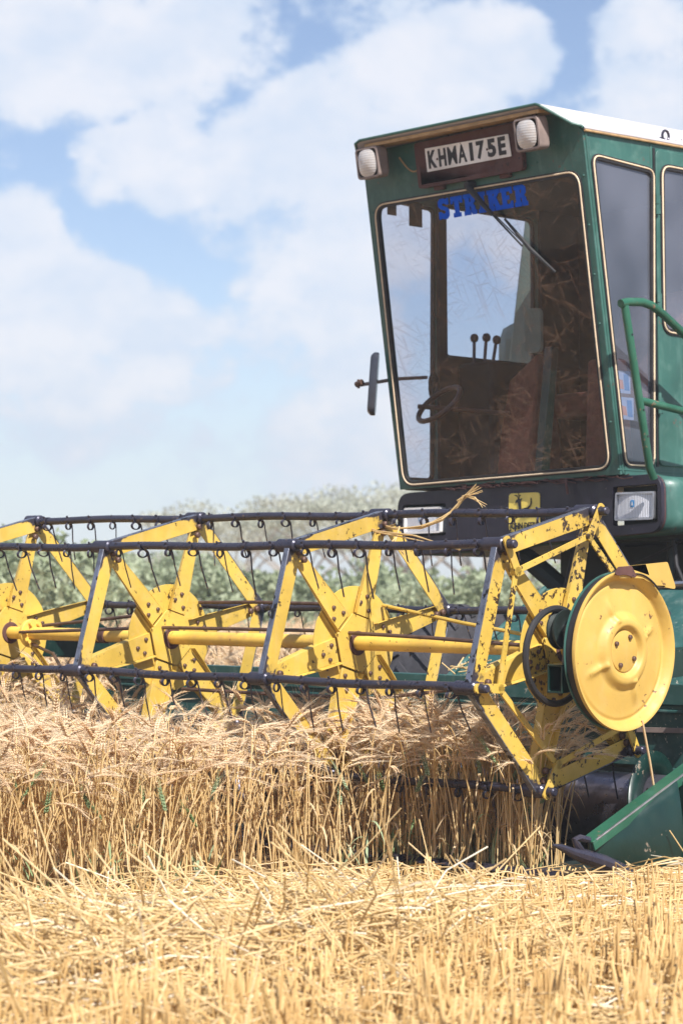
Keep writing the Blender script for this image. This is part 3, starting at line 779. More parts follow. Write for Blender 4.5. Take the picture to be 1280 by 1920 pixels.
# near end sheet (crop divider)
UD = 1.42
top_l = [(-.262, -.664), (.0, -.553), (.265, -.443), (.62, -.30), (1.0, -.16)]
es = MB(); P = []
nx, ny = 30, 8
for j in range(ny + 1):
    row = []
    for k in range(nx + 1):
        v_ = -.262 + (1.0 + .262) * k / nx
        wt = -.664 + (v_ + .262) * .42; wb = -.70 - max(0, min(1, (v_ + .262) / .36)) * .14
        w_ = wt + (wb - wt) * j / ny
        bulge = .05 * math.sin(min(1, max(0, (v_ + .262) / .50)) * math.pi * .5) * math.sin(math.pi * (.15 + .7 * j / ny))
        if v_ > .205: bulge -= .035
        row.append(rl(UD + bulge, v_, w_))
    P.append(row)
es.grid(P); sheet = es.build('end_sheet', M['green_deep'], H, smooth=30); so = sheet.modifiers.new('thick', 'SOLIDIFY'); so.thickness = .012; so.offset = -1
er = MB(); A = (-.268, -.668); B = (1.0, -.135)
d = Vector((B[0] - A[0], B[1] - A[1])).normalized(); n = Vector((-d.y, d.x)); Ln = (Vector(B) - Vector(A)).length
def Q(s_, h_, dd): return rl(UD + dd, A[0] + d.x * s_ + n.x * h_, A[1] + d.y * s_ + n.y * h_)
er.box(Q, (0, Ln), (-.026, .002), (.012, .02)); er.box(Q, (0, Ln), (.002, .008), (-.045, .02))
er.build('edge_rail', M['rail'], sheet, bevel=.0015)
ew = MB(); ew.box(Q, (.02, Ln), (.0035, .0085), (.0125, .0215)); ew.build('worn_edge', M['bright'], sheet, bevel=.001)
pb = MB(); pb.hull8([rl(UD + .055, .235, -.47), rl(UD + .055, .30, -.47), rl(UD + .055, .36, -.85), rl(UD + .055, .27, -.85), rl(UD - .02, .235, -.47), rl(UD - .02, .30, -.47), rl(UD - .02, .36, -.85), rl(UD - .02, .27, -.85)]); pb.build('sheet_stiffener', M['green_deep'], sheet, bevel=.004)
for v_, w_ in ((.247, -.487), (.268, -.60)): share(BOLT, 'bolt', sheet, rl(UD + .056, v_, w_))
sn = MB()
sn.tube([rl(UD, -.463, -.662), rl(UD, -.42, -.672), rl(UD, -.36, -.694), rl(UD, -.30, -.710), rl(UD + .01, -.20, -.738), rl(UD + .01, -.05, -.79), rl(UD + .01, .09, -.845)], [.004, .012, .017, .026, .028, .028, .026], 10)
snout = sn.build('divider_point', M['steel'], H)
hk = MB(); hk.tube([rl(UD, -.30, -.70), rl(UD, -.335, -.668), rl(UD, -.35, -.650), rl(UD, -.32, -.645), rl(UD, -.27, -.655)], [.012, .014, .010, .012, .012], 8); hk.build('divider_hook', M['steel'], snout)
# far end sheet
e2 = MB(); e2.plate([[(-.3, -.66), (.2, -.46), (1.0, -.20), (1.0, -.80), (.05, -.82)]], lambda x, y, d: rl(-2.38 + d, x, y), .02); e2.build('end_sheet', M['green_deep'], H, bevel=.003)
# inner end plate beside the auger
ie = MB(); ie.lathe([(.0, 0), (.25, 0), (.25, .05), (0, .05)], lambda x, y, h: rl(1.385 + h, AV + .06 + x, AW + .04 + y), 40); ie.build('auger_end_plate', M['green_deep'], H)

# ---- feeder house
fh = MB()
def F(uu, s_, t_): return rl(uu, .95 + s_ * .853 + t_ * -.52, -.245 + s_ * .52 + t_ * .853)
fh.box(F, (-.48, .62), (.02, .92), (-.45, .0))
feeder = fh.build('feeder_house', M['green_dusty'], H, bevel=.006)
fe = MB(); fe.box(F, (-.485, .625), (.0, 2.5), (.001, .006)) if False else fe.tube([F(-.47, .05, .012), F(-.47, .90, .012)], .012, 8); fe.build('feeder_edge', M['green_dusty'], feeder)

# ---- chassis below the cab
cs = MB()
cs.box(cab, (.52, 1.85), (.62, 2.6), (-1.15, -.30)); cs.box(cab, (.35, 1.70), (.40, .61), (-1.02, -.80)); cs.box(cab, (.0, 1.62), (.30, 2.6), (-.30, -.24))
chassis = cs.build('chassis', M['under'], H, bevel=.01)
for pts, r_, m_ in (([(.42, .25, -.30), (.58, .32, -.36), (.90, .36, -.60), (1.0, .38, -.70)], .05, 'under'), ([(1.02, .45, -.33), (1.03, .44, -.9)], .028, 'green_deep'), ([(1.38, .45, -.30), (1.37, .44, -.9)], .020, 'under'), ([(.80, .5, -.86), (1.65, .5, -.84)], .07, 'under'),
                    ([(1.02, .3, -.31), (1.2, .28, -.43), (1.42, .3, -.36), (1.60, .3, -.29)], .006, 'rubber'), ([(1.52, .3, -.30), (1.55, .28, -.42), (1.60, .3, -.55), (1.62, .35, -.8)], .010, 'rubber'), ([(.90, .3, -.31), (.86, .28, -.5), (.88, .3, -.75)], .012, 'rubber'), ([(.93, .3, -.31), (.91, .28, -.52), (.95, .3, -.8)], .009, 'rubber')):
    b = MB(); b.tube([cab(*p) for p in pts], r_, 10)
    b.build('hydraulic_hose' if r_ < .013 else 'chassis_strut', M[m_], chassis)
xb = MB(); xb.box(cab, (1.0, 1.72), (.40, .60), (-.72, -.55)); xb.build('valve_block', M['green_deep'], chassis, bevel=.01)
wb = MB(); wb.box(cab, (1.55, 2.1), (.35, .42), (-.98, -.60)); wb.build('side_panel', M['green_dusty'], chassis, bevel=.004)
pipe = MB(); pipe.tube([cab(1.40, .3, -.51), cab(2.3, .3, -.47)], .02, 10); pipe.build('chassis_strut', M['bright'], chassis)


# ---- front tyre seen past the feeder house
def wheel(uc, vc, wc, r, wd):
    t = MB()
    pr = [(r * .56, -wd / 2), (r * .80, -wd / 2 - .02), (r * .93, -wd / 2), (r * .965, -wd * .3), (r * .965, wd * .3), (r * .93, wd / 2), (r * .80, wd / 2 + .02), (r * .56, wd / 2)]
    t.lathe(pr, lambda x, y, h: rl(uc + h, vc + x, wc + y), 56)
    for j in range(22):
        for sgn in (-1, 1):
            a = 2 * math.pi * (j + (.5 if sgn > 0 else 0)) / 22
            pts = []
            for q in range(5):
                s_ = q / 4; aa = a + .30 * s_; hh = sgn * (wd * .02 + wd * .50 * s_); ro = r * (1.0 - .05 * s_ ** 3); ri = r * .92
                pts.append((aa, hh, ri, ro))
            for p, q in zip(pts, pts[1:]):
                c = []
                for (aa, hh, ri, ro) in (p, q):
                    for da in (-.035, .035):
                        for rr in (ri, ro): c.append(rl(uc + hh, vc + rr * math.cos(aa + da), wc + rr * math.sin(aa + da)))
                t.hull8([c[0], c[2], c[6], c[4], c[1], c[3], c[7], c[5]])
    w = t.build('front_wheel', M['tyre'], H, smooth=30)
    rm_ = MB(); rm_.lathe([(0, .06), (r * .2, .06), (r * .25, .02), (r * .45, .0), (r * .52, wd * .45), (r * .575, wd * .5)], lambda x, y, h: rl(uc + h, vc + x, wc + y), 40); rm_.build('rim', M['yellow'], w)


wheel(-1.45, 2.22, -.345, .50, .42)
wheel(.95, 2.22, -.345, .50, .42)

# ---- fascia with headlamps and badge
fo = rpoly([(-.038, -.016), (-.038, -.338), (1.678, -.272), (1.678, -.003)], .085, 7)
hl = {0: [(.000, -.076), (.000, -.236), (.300, -.240), (.300, -.080)], 1: [(1.385, -.052), (1.385, -.235), (1.652, -.228), (1.652, -.050)]}
fs = MB(); fs.plate([fo] + [rpoly(hl[i], .012, 3) for i in (0, 1)], lambda x, y, d: cab(x, .02 - d, y), .035)
fascia = fs.build('front_fascia', M['black'], H, bevel=.003)
for i in (0, 1):
    rc = MB(); rc.plate([hl[i]], lambda x, y, d: cab(x, .10 - d, y), .01); rc.build('lamp_recess', M['under'], fascia)
fb = MB(); fin = inset(fo, .004)
rows = [[cab(x, b_, y) for x, y in fin + fin[:1]] for b_ in (.056, .25, .8, 1.5)]; fb.grid(rows)
body = fb.build('platform_skirt', M['green'], H, smooth=40); so = body.modifiers.new('thick', 'SOLIDIFY'); so.thickness = .01
lp = MB(); fout = inset(fo, -.002); lp.tube([cab(x, .045, y) for x, y in inset(fo, .004)], .006, 6, closed=True); lp.build('fascia_lip', M['rust'], fascia)
for i, (x0, y0, x1, y1) in enumerate(((.008, -.224, .276, -.092), (1.399, -.212, 1.642, -.080))):
    f = MB(); lo = rpoly([(x0 + .008, y1), (x0, y0), (x1 - .008, y0 - .002), (x1, y1 - .004)], .012, 4); li = inset(lo, .010)
    f.plate([lo, li], lambda x, y, d: cab(x, .012 - d, y), .04)
    hd = f.build('headlight', M['bright'] if i else M['plate'], H, bevel=.002)
    g = MB(); nn = 14; xs = [li[0]] if False else None
    lx0, lx1, ly0, ly1 = x0 + .012, x1 - .012, y0 + .010, y1 - .012
    g.grid([[cab(lx0 + (lx1 - lx0) * j / nn, .026 - .012 * math.sin(math.pi * j / nn), ly0 + (ly1 - ly0) * q / 6) for j in range(nn + 1)] for q in range(7)]); g.build('lens', M['headlens'], hd)
    cxm = (x0 + x1) / 2 - .012; cym = (y0 + y1) / 2 + .01
    s = MB(); s.plate([rrect(cxm - .011, cym - .016, cxm + .011, cym + .016, .004)], lambda x, y, d: cab(x, .0125 - d, y), .001); s.build('lamp_sticker', M['bluesticker'], hd)
    s = MB()
    for tri in ([(-.006, -.009), (-.0025, -.009), (.0015, .010), (-.001, .010)], [(.006, -.009), (.0025, -.009), (-.0015, .010), (.001, .010)], [(-.004, -.004), (.004, -.004), (.0033, -.001), (-.0033, -.001)]):
        s.plate([[(cxm + x, cym + y) for x, y in tri]], lambda x, y, d: cab(x, .0110 - d - .0004 * (tri[0][0] > 0), y), .0006)
    s.build('sticker_letter', M['plate'], hd)

bd = MB(); bd.plate([rpoly([(.730, -.052), (.727, -.240), (.930, -.244), (.932, -.055)], .022, 5)], lambda x, y, d: cab(x, .016 - d, y), .003)
badge = bd.build('maker_badge', M['badge'], H, bevel=.0008)
me = text_mesh('JOHN DEERE', .040, .0006, .0016, sx=.80); me.materials.append(M['ink'])
o = share(me, 'lettering', badge, cab(.831, .0125, -.214)); o.rotation_mode = 'QUATERNION'
o.rotation_quaternion = Matrix((CX, CZ, -CY)).transposed().to_quaternion()
dr = MB()   # leaping deer mark: body, neck, head, antlers, legs, tail
for pl in ([(-.062, -.052), (-.056, -.054), (-.030, -.022), (-.026, -.004), (.030, .004), (.056, .022), (.052, .010), (.030, -.012), (-.006, -.022), (-.026, -.034)],
           [(-.024, -.010), (-.034, .030), (-.050, .028), (-.046, .040), (-.030, .050), (-.016, .046), (-.004, .050), (-.012, .038), (-.010, .0)],
           [(.044, .012), (.058, .024), (.055, .050), (.050, .050), (.049, .024)], [(.028, -.008), (.052, -.020), (.044, -.044), (.037, -.040), (.040, -.022), (.016, -.016)],
           [(-.030, .046), (-.042, .066), (-.038, .067), (-.026, .049)], [(-.040, .060), (-.054, .066), (-.053, .070), (-.040, .064)], [(-.026, .046), (-.030, .076), (-.026, .077), (-.022, .048)], [(-.028, .060), (-.014, .068), (-.013, .065), (-.026, .056)]):
    dr.plate([pl], lambda x, y, d: cab(.824 + x, .0128 - d, -.128 + y * .98), .0008)
dr.build('deer_emblem', M['ink'], badge, smooth=0)

# ---- cab shell
CW = 1.45
fsl = [(0, 0), (CW, 0), (CW, 1.606), (1.34, 1.705), (.11, 1.705), (0, 1.606)]
wsl = rpoly([(.040, .022), (1.396, .036), (1.402, 1.424), (.056, 1.433)], .075, 7)
cf = MB(); cf.plate([fsl, wsl], lambda x, y, d: frt(x, y, d), .035)
shell = cf.build('cab_front', M['green'], H, bevel=.004)
w1 = [(.034, .050), (.238, .052), (.262, 1.462), (-.178, 1.482)]
w2 = [(.312, .694), (1.02, .694), (1.02, 1.49), (.312, 1.49)]
side = [(.0, .0), (1.36, .0), (1.36, 1.615), (-.2396, 1.592)]
w1l = rpoly(w1, .045, 6); w2l = rpoly(w2, .06, 6)
CF_D = .036                                      # side sheets start behind the front sheet


def side_sheet(a, sgn, name):
    s = MB()
    out_ = [(.0 + .036, .0), (1.36, .0), (1.36, 1.615), (-.2396 + .036, 1.592)]
    s.plate([out_, inset(w1l, -.004) if False else w1l, w2l], lambda x, y, d: cab(a + sgn * d, x, y), .03)
    return s.build(name, M['green'], H, bevel=.003)


near = side_sheet(CW - .0005, 1, 'cab_side')
far = side_sheet(0.0005, -1, 'cab_side')
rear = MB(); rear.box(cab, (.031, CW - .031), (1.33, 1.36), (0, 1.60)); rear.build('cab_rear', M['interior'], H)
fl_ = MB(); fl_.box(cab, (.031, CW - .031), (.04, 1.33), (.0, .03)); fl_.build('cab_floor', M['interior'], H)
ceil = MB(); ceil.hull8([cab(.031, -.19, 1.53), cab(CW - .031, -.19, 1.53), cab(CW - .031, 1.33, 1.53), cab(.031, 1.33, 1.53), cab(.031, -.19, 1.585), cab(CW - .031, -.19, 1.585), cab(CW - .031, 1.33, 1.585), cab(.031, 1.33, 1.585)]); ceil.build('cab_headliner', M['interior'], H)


def window(lp, fn, gm, name, parent, seal=.026, trim_at=.012, front=True):
    ins = inset(lp, .010)
    g = MB(); i = [g.add(fn(x, y, -.006)) for x, y in ins]; g.face(i)
    w = g.build(name, gm, parent, smooth=0)
    s = MB(); s.plate([inset(lp, -.012), inset(lp, .016)], lambda x, y, d: fn(x, y, .007 + d), .018); s.build('rubber_seal', M['rubber'], w, bevel=.003)
    t = MB(); t.tube([fn(x, y, .0085) for x, y in inset(lp, -.001)], .0042, 6, closed=True); t.build('trim_strip', M['trim'], w)
    return w


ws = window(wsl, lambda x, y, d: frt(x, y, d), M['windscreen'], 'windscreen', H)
window(w1l, lambda x, y, d: cab(CW + d, x, y), M['sideglass'], 'side_window', H)
window(w1l, lambda x, y, d: cab(-d, x, y), M['farglass'], 'side_window', H)
window(w2l, lambda x, y, d: cab(-d, x, y), M['farglass'], 'side_window', H)
# near side: door skin standing proud of the cab side
dl = rrect(.275, .055, 1.10, 1.565, .03, 3)
dd_ = MB(); dd_.plate([dl, w2l], lambda x, y, d: cab(CW + .012 + d, x, y), .011)
door = dd_.build('cab_door', M['green'], H, bevel=.003)
w_ = window(w2l, lambda x, y, d: cab(CW + .012 + d, x, y), M['sideglass'], 'door_window', H)
for c in (.35, 1.30, .83):
    h_ = MB(); h_.tube([cab(CW + .018, .272, c - .05), cab(CW + .018, .272, c - .003)], .009, 10); h_.tube([cab(CW + .018, .272, c), cab(CW + .018, .272, c + .05)], .009, 10)
    h_.box(cab, (CW + .012, CW + .0165), (.276, .30), (c - .045, c + .045)); h_.build('hinge', M['green'], door, bevel=.001)
dg = MB(); dg.box(cab, (CW + .0005, CW + .004), (.262, .278), (.05, 1.57)); dg.build('door_gasket', M['rubber'], door)
# far pillar strip, dark inside
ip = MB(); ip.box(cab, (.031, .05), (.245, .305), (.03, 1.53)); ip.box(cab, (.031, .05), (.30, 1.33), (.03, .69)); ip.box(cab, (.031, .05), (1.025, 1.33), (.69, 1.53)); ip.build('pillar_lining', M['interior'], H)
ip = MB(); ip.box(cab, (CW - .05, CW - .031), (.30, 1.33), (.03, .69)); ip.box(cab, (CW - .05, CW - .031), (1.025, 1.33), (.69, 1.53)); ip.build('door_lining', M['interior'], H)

RIV = MB(); RIV.lathe([(0, .004), (.004, .0035), (.0065, .001), (.0065, -.002)], lambda x, y, h: Vector((x, -h, y)), 8); rv_o = RIV.build('rivet', M['green'], org=Vector((0, 0, 0))); RIVM = rv_o.data; bpy.data.objects.remove(rv_o)
for x_, y_ in [(.03 + .0, .25 + .23 * j) for j in range(6)] + [(1.425, .25 + .23 * j) for j in range(6)] + [(.12 + .2 * j, 1.665) for j in range(2)] + [(1.15 + .12 * j, 1.50 + .07 * j) for j in range(2)]:
    share(RIVM, 'rivet', shell, frt(x_, y_, .0))
sm = MB(); sm.box(cab, (CW - .0005, CW + .003), (.245, .2555), (.02, 1.585)); sm.box(cab, (CW - .0005, CW + .002), (-.02, 1.30), (.022, .030)); sm.build('panel_seam', M['green'], near, bevel=.001)
sl_ = MB(); sl_.tube([cab(CW + .001, -.2396 + .016, 1.59), cab(CW + .001, .018, .01)], .005, 6); sl_.build('corner_bead', M['green'], near)

# roof
rf = MB()
def frame(b_, dz=0, vis=0):
    return [cab(-.012, b_, 1.590 + dz), cab(.0, b_, 1.602 + dz), cab(.025, b_ - vis * .25, 1.612 + dz), cab(.115, b_ - vis, 1.690 + dz), cab(.145, b_ - vis, 1.702 + dz), cab(1.31, b_ - vis, 1.702 + dz), cab(1.335, b_ - vis, 1.692 + dz), cab(1.425, b_ - vis * .25, 1.612 + dz), cab(1.45, b_, 1.602 + dz), cab(1.462, b_, 1.590 + dz)]
rf.grid([frame(-.245, 0, .160), frame(0.1, .006), frame(.7, .014), frame(1.42, .026)])
roof = rf.build('cab_roof', M['roof'], H, smooth=25); so = roof.modifiers.new('thick', 'SOLIDIFY'); so.thickness = .012; so.offset = 1
vu = MB()
vu.hull8([cab(.155, -.385, 1.672), cab(1.305, -.385, 1.672), cab(1.305, -.255, 1.690), cab(.155, -.255, 1.690), cab(.155, -.385, 1.690), cab(1.305, -.385, 1.690), cab(1.305, -.255, 1.700), cab(.155, -.255, 1.700)]); vu.build('visor_board', M['tan'], roof, bevel=.002)
ed = MB(); pts = frame(-.245, .0, .160); ed.tube([p + CZ * .006 - CY * .003 for p in pts], .0075, 8); ed.build('roof_edge', M['green'], roof)
et = MB(); et.tube([cab(1.462, -.24, 1.588), cab(1.462, 1.42, 1.614)], .006, 8); et.build('eave_trim', M['tan'], roof)
ey = MB(); ey.tube([cab(1.452 + .0, .36 + .024 * math.cos(t), 1.640 + .026 * math.sin(t)) for t in [2 * math.pi * j / 20 for j in range(20)]], .0065, 8, closed=True); ey.build('lifting_eye', M['steel'], roof)

# grille, number plate
go = rpoly([(.408, 1.478), (1.083, 1.478), (1.095, 1.695), (.408, 1.690)], .012, 3)
gr = MB(); gr.plate([go], lambda x, y, d: frt(x, y, .032 + d), .012); grille = gr.build('plate_grille', M['grille'], H, bevel=.002)
gf = MB(); gf.plate([inset(go, -.006), inset(go, .016)], lambda x, y, d: frt(x, y, .037 + d), .03); gf.build('grille_frame', M['rust'], grille, bevel=.002)
for x in (.52, .955):
    t = MB(); t.plate([rrect(x - .033, 1.452, x + .033, 1.475, .004, 2)], lambda x_, y_, d: frt(x_, y_, .020 + d), .02); t.build('grille_hinge', M['rust'], grille, bevel=.001)
po = [(.478, 1.545), (1.034, 1.545), (1.028, 1.652), (.478, 1.660)]
pp = MB(); pp.plate([rpoly(po, .004, 2)], lambda x, y, d: frt(x, y, .044 + d), .003); plate = pp.build('number_plate', M['plate'], H, bevel=.0008)
fr_rot = Matrix((CX, (CZ * CL_ - CY * SL), -(CY * CL_ + CZ * SL))).transposed().to_quaternion()


def put_text(body, x, y, off, wd, ht, parent, mat, bold):
    me = text_mesh(body, .1, .0008, bold); me.materials.append(mat)
    xs = [v.co.x for v in me.vertices]; ys = [v.co.y for v in me.vertices]; cx, cy = (min(xs) + max(xs)) / 2, (min(ys) + max(ys)) / 2
    for v in me.vertices: v.co.x = (v.co.x - cx) * wd / (max(xs) - min(xs)); v.co.y = (v.co.y - cy) * ht / (max(ys) - min(ys))
    o = share(me, 'lettering', parent, frt(x, y, off)); o.rotation_mode = 'QUATERNION'; o.rotation_quaternion = fr_rot; return o


for ch, x, wd in zip('KHMA175E', (.522, .590, .656, .722, .783, .843, .915, .982), (.056, .050, .060, .056, .022, .052, .054, .048)):
    put_text(ch, x, 1.602, .0450, wd, .087, plate, M['ink'], {'M': .002, 'A': .003}.get(ch, .0045))
for x in (.556, .683, .886):
    b = MB(); b.lathe([(0, .003), (.0045, .002), (.006, 0)], lambda px, py, h, x=x: frt(x + px, 1.598 + py, .0465 + h), 10); b.build('rivet', M['rust'], plate)

# STRIKER decal in slab letters (unit grid 6 x 8)
GL = {'S': [[(5.6, 5.4), (5.6, 7.9), (4.6, 7.9), (4.3, 7.5), (3.2, 8), (1.6, 8), (.4, 7), (.4, 5), (1.4, 4), (3.6, 3.2), (3.8, 2.6), (3.3, 2.1), (2.4, 2.3), (1.7, 3.0), (.4, 3.0), (.4, .1), (1.4, .1), (1.7, .5), (2.8, 0), (4.4, 0), (5.6, 1.1), (5.6, 3.4), (4.6, 4.4), (2.5, 5.2), (2.2, 5.7), (2.8, 6.1), (3.6, 5.9), (4.4, 5.4)]],
      'T': [[(.1, 5.2), (.1, 8), (5.9, 8), (5.9, 5.2), (4.8, 5.2), (4.4, 6.3), (4.1, 6.3), (4.1, 1.7), (4.9, 1.7), (4.9, 0), (1.1, 0), (1.1, 1.7), (1.9, 1.7), (1.9, 6.3), (1.6, 6.3), (1.2, 5.2)]],
      'R': [[(0, 0), (0, 1.7), (.7, 1.7), (.7, 6.3), (0, 6.3), (0, 8), (4.2, 8), (5.5, 7), (5.5, 4.9), (4.6, 4.0), (5.3, 3.2), (5.5, 1.7), (6.1, 1.7), (6.1, 0), (3.9, 0), (3.5, .6), (3.3, 3.0), (2.8, 3.3), (2.8, 1.7), (3.3, 1.7), (3.3, 0)], [(2.8, 6.4), (2.8, 4.8), (3.3, 5.0), (3.4, 6.1)]],
      'I': [[(.6, 0), (.6, 1.7), (1.3, 1.7), (1.3, 6.3), (.6, 6.3), (.6, 8), (4.2, 8), (4.2, 6.3), (3.5, 6.3), (3.5, 1.7), (4.2, 1.7), (4.2, 0)]],
      'K': [[(0, 0), (0, 1.7), (.7, 1.7), (.7, 6.3), (0, 6.3), (0, 8), (3.3, 8), (3.3, 6.3), (2.8, 6.3), (2.8, 5.2), (3.6, 6.3), (3.3, 6.3), (3.3, 8), (6.0, 8), (6.0, 6.3), (5.5, 6.3), (4.4, 4.8), (5.7, 1.7), (6.2, 1.7), (6.2, 0), (3.6, 0), (3.3, 2.7), (2.8, 2.2), (2.8, 1.7), (3.3, 1.7), (3.3, 0)]],
      'E': [[(0, 0), (0, 1.7), (.7, 1.7), (.7, 6.3), (0, 6.3), (0, 8), (5.6, 8), (5.6, 5.4), (4.6, 5.4), (4.2, 6.3), (2.8, 6.3), (2.8, 4.9), (4.1, 4.9), (4.1, 3.2), (2.8, 3.2), (2.8, 1.7), (4.3, 1.7), (4.7, 2.7), (5.7, 2.7), (5.7, 0)]]}
x = .474; dcl = MB()
for ch in 'STRIKER':
    adv = 4.9 if ch == 'I' else 6.35; k_ = .594 / (6.35 * 6 + 4.9)
    hh = .0128
    dcl.plate([[(x + px * k_, 1.308 + py * hh) for px, py in lp] for lp in GL[ch]], lambda a, b, d: frt(a, b, -.0035 + d), .0012)
    x += adv * k_
dcl.build('windscreen_lettering', M['blue'], ws, smooth=0)

# wiper
wp = MB(); wp.lathe([(0, .05), (.018, .048), (.022, .03), (.022, 0)], lambda px, py, h: frt(.73 + px, 1.448 + py, h), 14)
wp.tube([frt(.735, 1.442, .045), frt(.80, 1.36, .038), frt(.86, 1.29, .03)], [.017, .014, .010], 8)
wp.tube([frt(.86, 1.29, .030), frt(1.02, 1.12, .022)], .005, 6); wp.tube([frt(.875, 1.285, .028), frt(1.03, 1.13, .020)], .003, 6)
wiper = wp.build('wiper', M['rubber'], H)
bl_ = MB(); bl_.tube([frt(.92, 1.26, .012), frt(1.06, 1.10, .012), frt(1.20, .975, .012)], [.006, .011, .006], 8); bl_.build('wiper_blade', M['rubber'], wiper)
# lamp cable
cbm = MB(); cbm.tube([frt(.27 + .13 * t, 1.645 - .075 * math.sin(math.pi * min(1, t * 1.15) * .62) - .01 * t, .012) for t in [j / 12 for j in range(13)]], .004, 6); cbm.build('lamp_cable', M['tan'], H)

# ---- work lamps under the visor
for (x, y) in ((.180, 1.634), (1.236, 1.622)):
    lb = MB(); o_ = rrect(x - .077, y - .077, x + .077, y + .077, .02, 4); i_ = [(x + (px - x) * .86, y + (py - y) * .86) for px, py in o_]
    n_ = len(o_)
    A = [lb.add(frt(px, py, .15)) for px, py in o_]; B = [lb.add(frt(px, py, .085)) for px, py in o_]; C = [lb.add(frt(x + (px - x) * .72, y + (py - y) * .72, .055)) for px, py in o_]
    D = [lb.add(frt(px, py, .152)) for px, py in i_]; E_ = [lb.add(frt(px, py, .142)) for px, py in i_]
    for P_, Q_ in ((A, B), (B, C), (D, A), (E_, D)):
        for k in range(n_): lb.face((P_[k], P_[(k + 1) % n_], Q_[(k + 1) % n_], Q_[k]))
    lb.face(C)
    lamp = lb.build('work_lamp', M['lampbody'], H, bevel=.002)
    ln = MB(); rows = []
    for q in range(7):
        f_ = 1 - q / 6; rows.append([frt(x + .062 * f_ * abs(math.cos(t)) ** .75 * (1 if math.cos(t) > 0 else -1), y + .068 * f_ * abs(math.sin(t)) ** .75 * (1 if math.sin(t) > 0 else -1), .150 + .016 * (1 - f_ ** 2)) for t in [2 * math.pi * j / 40 for j in range(41)]])
    ln.grid(rows); ln.build('lens', M['lens'], lamp)
    hb = MB(); hb.tube([frt(x + .02, y + .07, .10), frt(x + .02, y + .09, .10)], .012, 8); hb.build('lamp_bracket', M['rust'], lamp)

# ---- interior
seat = MB(); seat.box(cab, (.50, .98), (.55, 1.02), (.36, .48)); so_ = seat.build('operator_seat', M['seat'], H, bevel=.03)
s2 = MB(); s2.hull8([cab(.50, .98, .46), cab(.98, .98, .46), cab(.98, 1.12, .46), cab(.50, 1.12, .46), cab(.54, 1.10, 1.02), cab(.94, 1.10, 1.02), cab(.94, 1.20, 1.02), cab(.54, 1.20, 1.02)]); s2.build('backrest', M['seat'], so_, bevel=.03)
cn = MB(); cn.hull8([cab(.26, .40, .03), cab(.55, .40, .03), cab(.55, .62, .03), cab(.26, .62, .03), cab(.33, .46, .56), cab(.56, .42, .68), cab(.56, .56, .68), cab(.33, .56, .56)]); cn.build('steering_console', M['seat'], H, bevel=.015)
po_ = MB(); po_.hull8([cab(.585, .36, .06), cab(.635, .36, .06), cab(.635, .42, .06), cab(.585, .42, .06), cab(.63, .40, .70), cab(.68, .40, .70), cab(.68, .45, .70), cab(.63, .45, .70)]); po_.build('console_post', M['green_deep'], H, bevel=.004)
c2 = MB(); c2.hull8([cab(.86, .42, .05), cab(1.02, .42, .05), cab(1.02, .62, .05), cab(.86, .62, .05), cab(.87, .44, .62), cab(1.02, .44, .62), cab(1.02, .58, .62), cab(.87, .58, .62)]); c2.build('side_cushion', M['seat'], H, bevel=.02)
mr = MB(); mr.plate([rrect(.36, .70, .47, .93, .03, 4)], lambda x, y, d: cab(x, .55 - d, y), .02); mr.build('inside_mirror', M['green_light'], H, bevel=.004)
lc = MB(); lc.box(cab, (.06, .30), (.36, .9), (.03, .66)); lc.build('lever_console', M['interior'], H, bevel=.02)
for x, dx, c in ((.100, .004, .795), (.182, .016, .790), (.250, .028, .772)):
    l = MB(); l.tube([cab(x - dx, .45, .62), cab(x + dx * .2, .45, c)], .0085, 8); lv = l.build('control_lever', M['steel'], H)
    k_ = MB(); k_.lathe([(0, .026), (.014, .022), (.021, .010), (.022, 0), (.018, -.014), (.008, -.02)], lambda px, py, h, x=x, dx=dx, c=c: cab(x + dx * .3 + px, .45 + py, c + h), 16); k_.build('knob', M['knob'], lv)
swh = MB(); c_ = Vector((.165, .12, .43)); swh.tube([cab(c_.x + .135 * math.cos(t), c_.y + .06 * math.sin(t), c_.z + .03 * math.cos(t) + .080 * math.sin(t)) for t in [2 * math.pi * j / 32 for j in range(32)]], .014, 8, closed=True)
swh.tube([cab(c_.x - .15, c_.y, c_.z), cab(c_.x + .25, c_.y + .25, c_.z - .05)], .012, 8); swh.build('steering_wheel', M['knob'], H)
cbl = MB(); cbl.tube([cab(.04, .212 + .004 * math.sin(j * 1.7), 1.45 - .80 * j / 14) for j in range(15)], .0045, 6); cbl.build('hanging_cable', M['rubber'], H)
for (b0, b1, c0) in ((-.115, -.055, 1.385), (.04, .13, 1.345)):
    v = MB(); v.box(cab, (.040, .046), (b0, b1), (c0, 1.47)); v.build('visor_flap', M['interior'], H)
coil = MB(); coil.tube([cab(.05, .195 + .028 * math.cos(t), .56 - .004 * t + .05 * math.sin(t)) for t in [.5 * j for j in range(30)]], .005, 6); coil.build('coiled_cable', M['rubber'], H)

# grain tank behind the cab, seen through the glass
gt = MB(); gt.hull8([cab(-.62, 1.45, .60), cab(1.9, 1.45, .60), cab(1.9, 3.2, .60), cab(-.62, 3.2, .60), cab(-.45, 1.45, 1.62), cab(1.8, 1.45, 1.62), cab(1.8, 3.2, 1.62), cab(-.45, 3.2, 1.62)]); gt.build('grain_tank', M['green_light'], H, bevel=.02)
g2 = MB(); g2.hull8([cab(-.80, 1.50, .1), cab(1.0, 1.50, .1), cab(1.0, 4.4, .1), cab(-.80, 4.4, .1), cab(-.76, 1.50, 1.06), cab(1.0, 1.50, 1.06), cab(1.0, 4.4, 1.06), cab(-.76, 4.4, 1.06)]); g2.build('rear_body', M['green_light'], H, bevel=.12)

